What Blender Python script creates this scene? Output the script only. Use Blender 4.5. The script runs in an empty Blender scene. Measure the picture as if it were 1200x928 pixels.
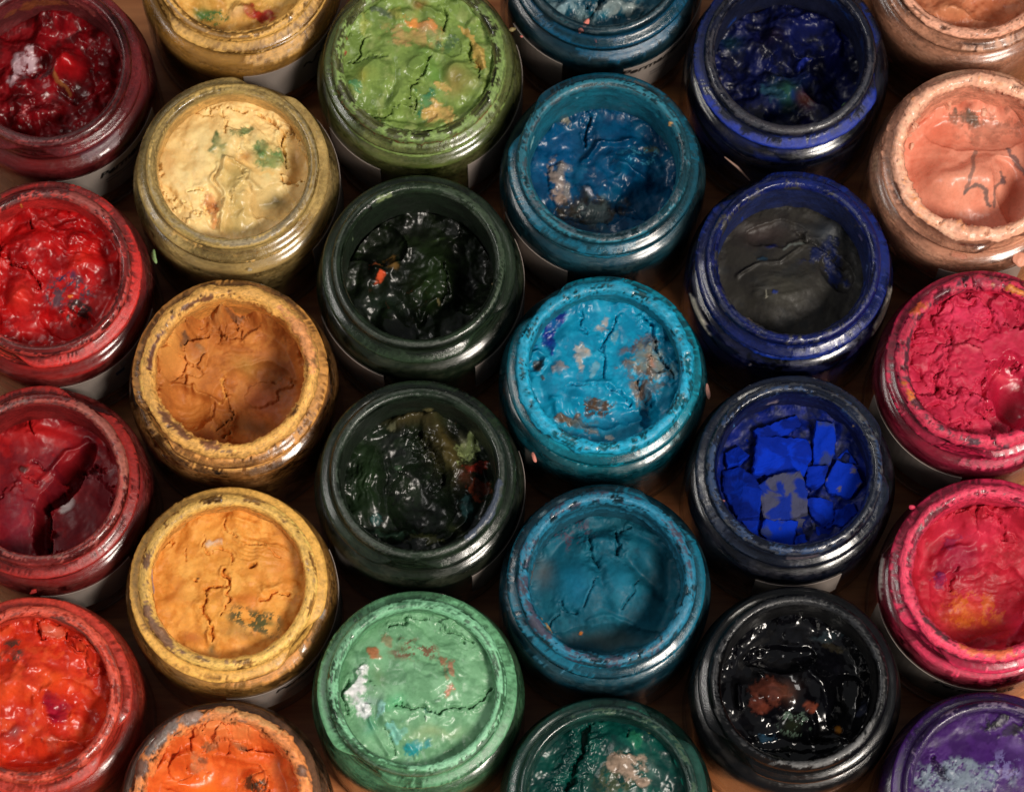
import bpy, bmesh, math
import numpy as np
from mathutils import Vector, Matrix

# ---------------------------------------------------------------- camera, light, exposure
scene = bpy.context.scene
COL = scene.collection
R = math.radians
MM = 0.001
H = 0.062                                            # jar height, rim to tabletop
ELEV, DIST = R(76.0), 1.138
cam_data = bpy.data.cameras.new('camera')
cam = bpy.data.objects.new('camera', cam_data)
COL.objects.link(cam)
scene.camera = cam
cam.location = (0, -math.cos(ELEV) * DIST, math.sin(ELEV) * DIST + H)
cam.rotation_euler = (math.pi / 2 - ELEV, 0, 0)
cam_data.sensor_width = 36.0
cam_data.lens = 36.0 * 4400 / 1200
cam_data.clip_start, cam_data.clip_end = 0.05, 50.0
cam_data.dof.use_dof = True
cam_data.dof.focus_distance = DIST + 0.003
cam_data.dof.aperture_fstop = 16.0

world = bpy.data.worlds.new('World')
scene.world = world
world.use_nodes = True
wbg = world.node_tree.nodes['Background']
wbg.inputs[0].default_value = (0.95, 0.97, 1.0, 1)
wbg.inputs[1].default_value = 0.16


def lamp(name, az, el, dist, w, h, power, color, target=(0, 0, H)):
    ld = bpy.data.lights.new(name, 'AREA')
    ld.shape = 'RECTANGLE'
    ld.size, ld.size_y = w, h
    ld.energy, ld.color = power, color
    o = bpy.data.objects.new(name, ld)
    COL.objects.link(o)
    az, el = R(az), R(el)
    d = Vector((math.cos(az) * math.cos(el), math.sin(az) * math.cos(el), math.sin(el)))
    o.location = Vector(target) + d * dist
    o.rotation_euler = d.to_track_quat('Z', 'Y').to_euler()
    return o


lamp('key_lamp', -42, 52, 1.5, 0.36, 0.36, 23.0, (1.0, 0.91, 0.81))
lamp('fill_lamp', 172, 50, 1.7, 0.7, 0.35, 6.5, (1.0, 0.95, 0.9))

scene.view_settings.view_transform = 'Standard'
scene.view_settings.look = 'None'
scene.view_settings.exposure = 0.0
scene.view_settings.gamma = 1.0
scene.cycles.use_denoising = True
scene.cycles.max_bounces = 8
scene.cycles.transparent_max_bounces = 16
scene.cycles.sample_clamp_indirect = 4.0

# ---------------------------------------------------------------- noise tables (tileable)
rng = np.random.default_rng(7)
NT = 512


def equalise(a):
    o = np.empty(a.size)
    o[np.argsort(a.ravel())] = np.linspace(0, 1, a.size)
    return o.reshape(a.shape)


def spectral(beta, lo=1.0, hi=200.0, ax=1.0, ay=1.0):
    fy, fx = np.meshgrid(np.fft.fftfreq(NT) * NT, np.fft.fftfreq(NT) * NT, indexing='ij')
    f = np.sqrt((fx * ax) ** 2 + (fy * ay) ** 2)
    f[0, 0] = 1
    amp = f ** (-beta) * (f >= lo) * (f < hi)
    amp[0, 0] = 0
    return equalise(np.real(np.fft.ifft2(amp * np.exp(2j * np.pi * rng.random((NT, NT))))))


T_SOFT = spectral(2.2, 3, 60)
T_FBM = spectral(1.6, 3, 220)
T_MID = spectral(3.1, 3, 30)
T_FINE = spectral(1.0, 8, 240)
T_STREAK = spectral(1.5, 3, 220, 6.0, 1.0)           # long along x
NC = 230
_pts = rng.random((NC, 2))
_ids = rng.random((NC, 3))


def _voronoi():
    g = (np.arange(384) + .5) / 384
    X, Y = np.meshgrid(g, g)
    f1 = np.full(X.shape, 9.0); f2 = f1.copy(); idx = np.zeros(X.shape, int)
    for i, (a, b) in enumerate(_pts):
        dx = np.abs(X - a); dx = np.minimum(dx, 1 - dx)
        dy = np.abs(Y - b); dy = np.minimum(dy, 1 - dy)
        d = np.hypot(dx, dy)
        m = d < f1
        f2 = np.where(m, f1, np.minimum(f2, d))
        idx[m] = i
        f1 = np.where(m, d, f1)
    return f1 * np.sqrt(NC), (f2 - f1) * np.sqrt(NC), idx


V_F1, V_EDGE, V_ID = _voronoi()


def samp(T, x, y):
    n = T.shape[0]
    x = np.asarray(x) * n; y = np.asarray(y) * n
    xi = np.floor(x).astype(int); yi = np.floor(y).astype(int)
    fx = x - xi; fy = y - yi
    x0 = xi % n; x1 = (xi + 1) % n; y0 = yi % n; y1 = (yi + 1) % n
    return (T[y0, x0] * (1 - fx) + T[y0, x1] * fx) * (1 - fy) + (T[y1, x0] * (1 - fx) + T[y1, x1] * fx) * fy


def sstep(a, b, x):
    t = np.clip((x - a) / (b - a), 0, 1)
    return t * t * (3 - 2 * t)


def lin(c):
    c = np.asarray(c, float) / 255.0
    return np.where(c <= 0.04045, c / 12.92, ((c + 0.055) / 1.055) ** 2.4)


# ---------------------------------------------------------------- object helpers
def mesh_obj(name, verts, faces, mat, parent=None, smooth=True, attrs=None):
    me = bpy.data.meshes.new(name)
    if isinstance(faces, np.ndarray):
        nf, k = faces.shape
        me.vertices.add(len(verts)); me.vertices.foreach_set('co', np.asarray(verts, np.float32).ravel())
        me.loops.add(nf * k); me.loops.foreach_set('vertex_index', faces.astype(np.int32).ravel())
        me.polygons.add(nf)
        me.polygons.foreach_set('loop_start', np.arange(0, nf * k, k, dtype=np.int32))
        me.update(calc_edges=True)
    else:
        me.from_pydata([tuple(v) for v in verts], [], faces)
    me.polygons.foreach_set('use_smooth', np.full(len(me.polygons), smooth))
    for k, v in (attrs or {}).items():
        if v.ndim == 2 and v.shape[1] == 3:
            at = me.attributes.new(k, 'FLOAT_VECTOR', 'POINT'); at.data.foreach_set('vector', v.astype(np.float32).ravel())
        elif v.ndim == 2:
            at = me.attributes.new(k, 'FLOAT_COLOR', 'POINT'); at.data.foreach_set('color', v.astype(np.float32).ravel())
        else:
            at = me.attributes.new(k, 'FLOAT', 'POINT'); at.data.foreach_set('value', v.astype(np.float32).ravel())
    me.validate()
    me.materials.append(mat)
    o = bpy.data.objects.new(name, me)
    COL.objects.link(o)
    if parent: o.parent = parent
    return o


def mat_new(name):
    m = bpy.data.materials.new(name); m.use_nodes = True
    nt = m.node_tree; nt.nodes.clear()
    return m, nt, nt.nodes, nt.links


def nmath(nt, op, a, b=None, c=None, clamp=False):
    n = nt.nodes.new('ShaderNodeMath'); n.operation = op; n.use_clamp = clamp
    for i, v in enumerate((a, b, c)):
        if v is None: continue
        if hasattr(v, 'links'): nt.links.new(v, n.inputs[i])
        else: n.inputs[i].default_value = v
    return n.outputs[0]


def noise_node(nt, scale, detail=4, rough=.6, vec=None):
    n = nt.nodes.new('ShaderNodeTexNoise'); n.inputs['Scale'].default_value = scale
    n.inputs['Detail'].default_value = detail; n.inputs['Roughness'].default_value = rough
    if vec is not None: nt.links.new(vec, n.inputs['Vector'])
    return n.outputs['Fac']


def attr_node(nt, name):
    n = nt.nodes.new('ShaderNodeAttribute'); n.attribute_name = name
    return n


def vary(nt, color, fac, amount):
    """multiply a pigment colour by a small noise"""
    f = nmath(nt, 'MULTIPLY_ADD', fac, amount * 2, 1 - amount)
    n = nt.nodes.new('ShaderNodeVectorMath'); n.operation = 'SCALE'
    nt.links.new(color, n.inputs[0]); nt.links.new(f, n.inputs['Scale'])
    return n.outputs[0]


def paint_material(name='artist_paint'):
    m, nt, N, L = mat_new(name)
    out = N.new('ShaderNodeOutputMaterial'); p = N.new('ShaderNodeBsdfPrincipled')
    tc = N.new('ShaderNodeTexCoord').outputs['Object']
    a = attr_node(nt, 'pigment'); r = attr_node(nt, 'dryness')
    L.new(nmath(nt, 'MULTIPLY_ADD', r.outputs['Fac'], -.45, .5, clamp=True), p.inputs['Specular IOR Level'])
    n1 = noise_node(nt, 900, 5, .65, tc)
    n2 = noise_node(nt, 2600, 3, .6, tc)
    L.new(vary(nt, a.outputs['Color'], n1, .22), p.inputs['Base Color'])
    L.new(nmath(nt, 'MULTIPLY_ADD', n1, .22, nmath(nt, 'SUBTRACT', r.outputs['Fac'], .1), clamp=True), p.inputs['Roughness'])
    b = N.new('ShaderNodeBump'); b.inputs['Strength'].default_value = .6; b.inputs['Distance'].default_value = .00022
    hs = nmath(nt, 'ADD', nmath(nt, 'MULTIPLY', n1, 1.0), nmath(nt, 'MULTIPLY', n2, .35))
    L.new(nmath(nt, 'MULTIPLY', hs, nmath(nt, 'MULTIPLY_ADD', r.outputs['Fac'], 1.5, -.2, clamp=True)), b.inputs['Height'])
    L.new(b.outputs[0], p.inputs['Normal'])
    L.new(p.outputs[0], out.inputs[0])
    return m


def glass_material(name='stained_glass_jar'):
    m, nt, N, L = mat_new(name)
    out = N.new('ShaderNodeOutputMaterial')
    tc = N.new('ShaderNodeTexCoord').outputs['Object']
    a = attr_node(nt, 'pigment'); r = attr_node(nt, 'dryness'); op = attr_node(nt, 'cover')
    n1 = noise_node(nt, 1100, 5, .65, tc)
    rc = attr_node(nt, 'ring').outputs['Vector']
    n2 = noise_node(nt, 420, 5, .7, rc)
    n3 = noise_node(nt, 2600, 3, .7, tc)
    nm = nmath(nt, 'MULTIPLY_ADD', n2, .55, nmath(nt, 'MULTIPLY', n1, .45))
    p = N.new('ShaderNodeBsdfPrincipled')
    L.new(vary(nt, a.outputs['Color'], nmath(nt, 'MULTIPLY_ADD', nmath(nt, 'SUBTRACT', nm, .5), nmath(nt, 'MULTIPLY_ADD', r.outputs['Fac'], 3.6, .5), .5), .38), p.inputs['Base Color'])
    L.new(r.outputs['Fac'], p.inputs['Roughness'])
    b = N.new('ShaderNodeBump'); b.inputs['Distance'].default_value = .0005
    L.new(nmath(nt, 'MULTIPLY_ADD', r.outputs['Fac'], 1.3, .05, clamp=True), b.inputs['Strength'])
    L.new(nmath(nt, 'ADD', nm, nmath(nt, 'MULTIPLY', n3, .3)), b.inputs['Height']); L.new(b.outputs[0], p.inputs['Normal'])
    tr = N.new('ShaderNodeBsdfTransparent'); tr.inputs[0].default_value = (.93, .94, .93, 1)
    gl = N.new('ShaderNodeBsdfGlossy'); gl.inputs['Roughness'].default_value = .13
    fr = N.new('ShaderNodeFresnel'); fr.inputs['IOR'].default_value = 1.5
    mg = N.new('ShaderNodeMixShader')
    L.new(nmath(nt, 'MULTIPLY', fr.outputs[0], 1.0, clamp=True), mg.inputs[0]); L.new(tr.outputs[0], mg.inputs[1]); L.new(gl.outputs[0], mg.inputs[2])
    mx = N.new('ShaderNodeMixShader')
    cov = nmath(nt, 'ADD', op.outputs['Fac'], nmath(nt, 'MULTIPLY', nmath(nt, 'SUBTRACT', nm, .5), 1.5), clamp=True)
    L.new(cov, mx.inputs[0]); L.new(mg.outputs[0], mx.inputs[1]); L.new(p.outputs[0], mx.inputs[2])
    L.new(mx.outputs[0], out.inputs[0])
    return m


def film_material(name='dried_paint_film'):
    m, nt, N, L = mat_new(name)
    out = N.new('ShaderNodeOutputMaterial'); p = N.new('ShaderNodeBsdfPrincipled')
    tc = N.new('ShaderNodeTexCoord').outputs['Object']
    a = attr_node(nt, 'pigment'); op = attr_node(nt, 'cover')
    n1 = noise_node(nt, 500, 4, .6, tc)
    L.new(vary(nt, a.outputs['Color'], n1, .2), p.inputs['Base Color'])
    p.inputs['Roughness'].default_value = .55
    tr = N.new('ShaderNodeBsdfTransparent')
    mx = N.new('ShaderNodeMixShader')
    L.new(op.outputs['Fac'], mx.inputs[0]); L.new(tr.outputs[0], mx.inputs[1]); L.new(p.outputs[0], mx.inputs[2])
    L.new(mx.outputs[0], out.inputs[0])
    return m


def plain_material(name, col, rough, nscale=1500, var=.15, bump=.0):
    m, nt, N, L = mat_new(name)
    out = N.new('ShaderNodeOutputMaterial'); p = N.new('ShaderNodeBsdfPrincipled')
    tc = N.new('ShaderNodeTexCoord').outputs['Object']
    rgb = N.new('ShaderNodeRGB'); rgb.outputs[0].default_value = (*lin(col), 1)
    n1 = noise_node(nt, nscale, 4, .6, tc)
    L.new(vary(nt, rgb.outputs[0], n1, var), p.inputs['Base Color'])
    p.inputs['Roughness'].default_value = rough
    if bump:
        b = N.new('ShaderNodeBump'); b.inputs['Distance'].default_value = bump
        L.new(n1, b.inputs['Height']); L.new(b.outputs[0], p.inputs['Normal'])
    L.new(p.outputs[0], out.inputs[0])
    return m


def wood_material():
    m, nt, N, L = mat_new('warm_varnished_wood')
    out = N.new('ShaderNodeOutputMaterial'); p = N.new('ShaderNodeBsdfPrincipled')
    tc = N.new('ShaderNodeTexCoord').outputs['Object']
    mp = N.new('ShaderNodeMapping'); mp.inputs['Scale'].default_value = (1, 14, 14); mp.inputs['Rotation'].default_value = (0, 0, R(12))
    L.new(tc, mp.inputs[0])
    n1 = noise_node(nt, 14, 6, .65, mp.outputs[0])
    cr = N.new('ShaderNodeValToRGB')
    cr.color_ramp.elements[0].position = .3; cr.color_ramp.elements[0].color = (*lin((176, 96, 50)), 1)
    cr.color_ramp.elements[1].position = .7; cr.color_ramp.elements[1].color = (*lin((236, 158, 98)), 1)
    L.new(n1, cr.inputs[0]); L.new(cr.outputs[0], p.inputs['Base Color'])
    p.inputs['Roughness'].default_value = .35
    b = N.new('ShaderNodeBump'); b.inputs['Distance'].default_value = .0004; b.inputs['Strength'].default_value = .4
    L.new(n1, b.inputs['Height']); L.new(b.outputs[0], p.inputs['Normal'])
    L.new(p.outputs[0], out.inputs[0])
    return m


M_PAINT, M_GLASS, M_FILM = paint_material(), glass_material(), film_material()
M_PAPER = plain_material('printed_label_paper', (158, 146, 138), .6, 3000, .08)
M_INK = plain_material('black_label_ink', (24, 22, 22), .5, 3000, .2)
M_GREYINK = plain_material('grey_label_ink', (105, 98, 95), .5, 3000, .2)
M_BLUEINK = plain_material('dark_blue_label_ink', (28, 52, 92), .5, 3000, .2)

# ---------------------------------------------------------------- tabletop
tb = bmesh.new()
bmesh.ops.create_grid(tb, x_segments=1, y_segments=1, size=1.0)
tme = bpy.data.meshes.new('tabletop'); tb.to_mesh(tme); tb.free()
tme.materials.append(wood_material())
table = bpy.data.objects.new('tabletop', tme); COL.objects.link(table)
table['kind'] = 'structure'

# ---------------------------------------------------------------- jar: glass
# profile in mm (radius, height above the tabletop minus jar height), outside base -> lip -> inside
PROF = [(27.5, -62), (30.6, -61.4), (31.9, -60), (32.3, -58), (32.3, -46), (32.3, -34), (32.3, -24), (32.25, -19.5),
        (32.1, -17.6), (31.75, -16.2), (31.1, -15.2), (30.2, -14.5), (29.0, -14.0), (27.8, -13.6), (27.1, -12.9)]
PROF += [(r_, z) for r_, z in zip(np.interp(np.linspace(0, 1, 24), [0, .6, 1], [26.9, 26.7, 26.4]), np.linspace(-11.9, -2.6, 24))]
PROF += [(26.75, -2.1), (26.8, -1.6), (26.65, -1.1), (26.3, -.65), (25.9, -.3), (25.4, -.08),
         (24.9, 0), (24.5, -.08), (24.15, -.3), (23.85, -.65), (23.6, -1.1), (23.4, -1.7), (23.3, -2.4)]
PROF += [(r_, z) for r_, z in zip(np.linspace(23.25, 22.9, 16), np.linspace(-3.2, -15, 16))]
PROF += [(22.8, -17), (23, -20), (23.4, -23), (24.5, -27)]
PROF = np.array(PROF)
I_TOP = int(np.argmax(PROF[:, 1]))
SEG = np.r_[0, np.cumsum(np.hypot(*np.diff(PROF, axis=0).T))]
S_ARC = SEG - SEG[I_TOP]                              # mm along the profile: <0 outside, >0 inside
NTH = 272
TH = np.arange(NTH) / NTH * 2 * np.pi
_pi, _ti = np.meshgrid(np.arange(len(PROF)), np.arange(NTH), indexing='ij')
_a = (np.arange(len(PROF) - 1)[:, None] * NTH + np.arange(NTH)[None])
_b = (np.arange(len(PROF) - 1)[:, None] * NTH + (np.arange(NTH)[None] + 1) % NTH)
GFACES = np.stack([_a, _b, _b + NTH, _a + NTH], -1).reshape(-1, 4)
GTH = np.broadcast_to(TH, (len(PROF), NTH)); GS = np.broadcast_to(S_ARC[:, None], GTH.shape)
GR = np.broadcast_to(PROF[:, :1], GTH.shape); GZ = np.broadcast_to(PROF[:, 1:], GTH.shape)
_tg = np.gradient(PROF, axis=0); _tg /= np.linalg.norm(_tg, axis=1)[:, None]
GNR = np.broadcast_to(_tg[:, 1:], GTH.shape); GNZ = np.broadcast_to(-_tg[:, :1], GTH.shape)   # outward normals
OUTSIDE = GS < 0
THREADZ = OUTSIDE & (GZ > -13.5)


def angdiff(a, b):
    return (a - b + np.pi) % (2 * np.pi) - np.pi


def make_glass(parent, sp, seed):
    rs = np.random.default_rng(seed)
    o = rs.random(24)
    k = GTH / (2 * np.pi)
    streak = samp(T_STREAK, k + o[0], GS / 34 + o[1])
    fbm = samp(T_FBM, 3 * k + o[2], GS / 45 + o[3])
    fine = samp(T_FINE, 5 * k + o[4], GS / 34 + o[5])
    soft = samp(T_SOFT, 2 * k + o[6], GS / 60 + o[7])
    # screw thread: a helical bead of a little over one and a half turns
    r = GR.copy(); z = GZ.copy()
    start = sp.get('thread', o[8] * 360) * np.pi / 180
    ph = ((GTH - start) / (2 * np.pi)) % 1.0
    bump = np.zeros_like(r)
    for turn in (0, 1):
        t = ph + turn
        fade = sstep(0, .05, ph) * (1 - sstep(.93, .98, ph)) if turn == 0 else sstep(.1, .2, ph) * (1 - sstep(.62, .72, ph)) * .8 + .2
        zc = -4.4 - 1.1 * ph - 3.6 * turn
        bump = np.maximum(bump, fade * (1 - .2 * turn) * np.exp(-np.abs((GZ - zc) / (1.0 - .1 * turn)) ** 2.6))
    band = np.exp(-((GZ + 11.4) / .8) ** 2) * .5
    r = r + np.where(THREADZ, 3.2 * np.maximum(bump, band * .5), 0)
    # base film on the glass
    haze = np.broadcast_to(lin(sp['haze']), r.shape + (3,)).copy()
    haze *= (.75 + .8 * streak)[..., None] * (.8 + .35 * soft)[..., None]
    cov = .62 * sp.get('film', .8) - .14 + .35 * (streak - .5) + .3 * (soft - .5)
    flange = OUTSIDE & (GZ <= -13)
    fl = sstep(-11.5, -15.0, GZ) * OUTSIDE
    cov = cov * (1 - fl) + fl * (sp.get('flange', .12) - .06 + .2 * (soft - .5))
    body = sstep(-17, -24, GZ) * OUTSIDE
    cov = cov * (1 - body) + body * .1
    inside = sstep(1.5, 4.0, GS)
    wall = np.broadcast_to(lin(sp.get('wall', sp['haze'])), r.shape + (3,)) * (.7 + .6 * fbm)[..., None]
    haze = haze * (1 - inside[..., None]) + wall * inside[..., None]
    cov = cov * (1 - inside) + inside * sp.get('wallfilm', .95)
    rough = .13 + .1 * fine + inside * .3
    disp = .12 * (streak - .5) + inside * .35 * (fbm - .5)
    col = haze; cov = np.clip(cov, 0, 1)

    def lay(mask, c, rg, d, op=1.0):
        nonlocal col, cov, rough, disp
        mk = mask[..., None]
        c = np.broadcast_to(lin(c), col.shape) * (.55 + .5 * streak + .4 * fine)[..., None]
        col = col * (1 - mk) + c * mk
        cov = cov * (1 - mask) + op * mask
        rough = rough * (1 - mask) + rg * mask
        disp = disp + d * mask * (.55 + .4 * fine + .6 * fbm)
    grey = .45 * np.asarray(sp['haze'], float) + .55 * (.35 * np.mean(sp['haze']) + 92)
    n = .8 * samp(T_STREAK, k + o[15], GS / 22 + o[16]) + .2 * fine
    lip = sstep(-2.6, -1.6, GS) * (1 - sstep(1.6, 2.6, GS))
    lay(.75 * lip * sstep(.56, .72, n), grey, .35, .04, .8)
    # pale glass shoulder: look of lit glass painted in as streaky brownish-grey haze
    n = .5 * samp(T_FBM, 3 * k + o[17], GS / 40 + o[18]) + .5 * samp(T_STREAK, k + o[19], GS / 30 + o[20])
    sh = sstep(-12.5, -13.5, GZ) * sstep(-30, -22, GZ) * OUTSIDE
    lay(.45 * sh * sstep(.5, .68, n), .55 * np.asarray(sp['haze'], float) + .45 * np.array((120, 104, 88)), .3, .02, .55)
    # crusts: (colour, coverage, s_from, s_to, streakiness, thickness, roughness)
    for i, (c, cv, s0, s1, st, th, rg) in enumerate(sp.get('crust', ())):
        n = st * samp(T_STREAK, k + o[9] + i * .37, GS / 30 + o[10] + i * .21) + (1 - st) * samp(T_FBM, 4 * k + o[11] + i * .31, GS / 40 + o[12])
        n = .78 * n + .22 * fine
        ed = .6
        reg = sstep(s0 - ed, s0 + ed, GS + 1.6 * (fbm - .5)) * (1 - sstep(s1 - ed, s1 + ed, GS + 1.6 * (fbm - .5)))
        lay(reg * sstep(1 - cv - .035, 1 - cv + .035, .5 + (n - .5) * 1.15), c, rg, th * (.15 + .8 * samp(T_SOFT, 2 * k + o[21], GS / 80 + o[22]) ** 2 + .45 * samp(T_FBM, 5 * k + o[22], GS / 36 + o[21])) if th > .15 else th)
    # paint smears, plus a few glass reflections painted in: (angle, s, half angle, half s, colour, raggedness, thickness, roughness)
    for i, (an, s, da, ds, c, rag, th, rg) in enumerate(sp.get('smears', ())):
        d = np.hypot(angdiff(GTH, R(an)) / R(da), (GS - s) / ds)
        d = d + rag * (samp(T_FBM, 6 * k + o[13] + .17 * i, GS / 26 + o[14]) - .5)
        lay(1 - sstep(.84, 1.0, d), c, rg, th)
    r = r + GNR * disp; z = z + GNZ * disp
    V = np.stack([r * np.cos(GTH), r * np.sin(GTH), z + 62], -1).reshape(-1, 3) * MM
    pig = np.concatenate([np.clip(col, 0, 1).reshape(-1, 3), np.ones((r.size, 1))], 1)
    ring = np.stack([27 * np.cos(GTH) * MM, 27 * np.sin(GTH) * MM, GS * 5 * MM], -1).reshape(-1, 3)
    return mesh_obj('glass_shell', V, GFACES, M_GLASS, parent,
                    attrs={'pigment': pig, 'dryness': np.clip(rough, .05, .9).ravel(), 'cover': cov.ravel(), 'ring': ring})


FP = np.array([(24.6, -1.6), (25.0, -4), (25.2, -8), (25.4, -12), (26.6, -14), (28.4, -15.6), (29.3, -17.5), (29.7, -20),
               (29.8, -24), (29.8, -32), (29.8, -44), (29.8, -57), (27, -60.5), (.01, -60.5)])


def make_film(parent, sp, seed):
    rs = np.random.default_rng(seed + 500)
    o = rs.random(8)
    nt_ = 96
    th = np.arange(nt_) / nt_ * 2 * np.pi
    pr = []
    for i in range(len(FP) - 1):
        n = max(1, int(np.hypot(*(FP[i + 1] - FP[i])) / 1.2)) if FP[i + 1][1] > -45 else 2
        for j in range(n): pr.append(FP[i] + (FP[i + 1] - FP[i]) * j / n)
    pr.append(FP[-1]); pr = np.array(pr)
    T, Rr = np.meshgrid(th, pr[:, 0]); _, Z = np.meshgrid(th, pr[:, 1])
    k = T / (2 * np.pi)
    a = (np.arange(len(pr) - 1)[:, None] * nt_ + np.arange(nt_)[None]); b = (np.arange(len(pr) - 1)[:, None] * nt_ + (np.arange(nt_)[None] + 1) % nt_)
    F = np.stack([a, b, b + nt_, a + nt_], -1).reshape(-1, 4)
    st = samp(T_STREAK, k + o[0], Z / 40 + o[1]); fb = samp(T_FBM, 3 * k + o[2], Z / 50 + o[3])
    c = lin(sp.get('inside', sp['haze'])) * (.35 + 1.0 * st)[..., None]
    cv = sp.get('fillcov', .85)
    mask = sstep(1 - cv - .12, 1 - cv + .12, .5 * st + .5 * fb)
    mask = np.where(Z < -57, 1, mask)
    pig = np.concatenate([np.clip(c, 0, 1).reshape(-1, 3), np.ones((c.size // 3, 1))], 1)
    V = np.stack([Rr * np.cos(T), Rr * np.sin(T), Z + 62], -1).reshape(-1, 3) * MM
    return mesh_obj('paint_film', V, F, M_FILM, parent, attrs={'pigment': pig, 'cover': mask.ravel()})


# ---------------------------------------------------------------- jar: paint
NG = 146
RP = 23.4
_g = np.linspace(-1, 1, NG)
_S, _T = np.meshgrid(_g, _g)
PX = _S * np.sqrt(1 - _T ** 2 / 2) * RP
PY = _T * np.sqrt(1 - _S ** 2 / 2) * RP
PR = np.hypot(PX, PY) / RP
_i = np.arange(NG * NG).reshape(NG, NG)
PFACES = np.stack([_i[:-1, :-1], _i[:-1, 1:], _i[1:, 1:], _i[1:, :-1]], -1).reshape(-1, 4)


def polydist(X, Y, pts):
    d = np.full(X.shape, 1e9)
    for (x0, y0), (x1, y1) in zip(pts[:-1], pts[1:]):
        vx, vy = x1 - x0, y1 - y0
        t = np.clip(((X - x0) * vx + (Y - y0) * vy) / (vx * vx + vy * vy + 1e-9), 0, 1)
        d = np.minimum(d, np.hypot(X - x0 - t * vx, Y - y0 - t * vy))
    return d


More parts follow.
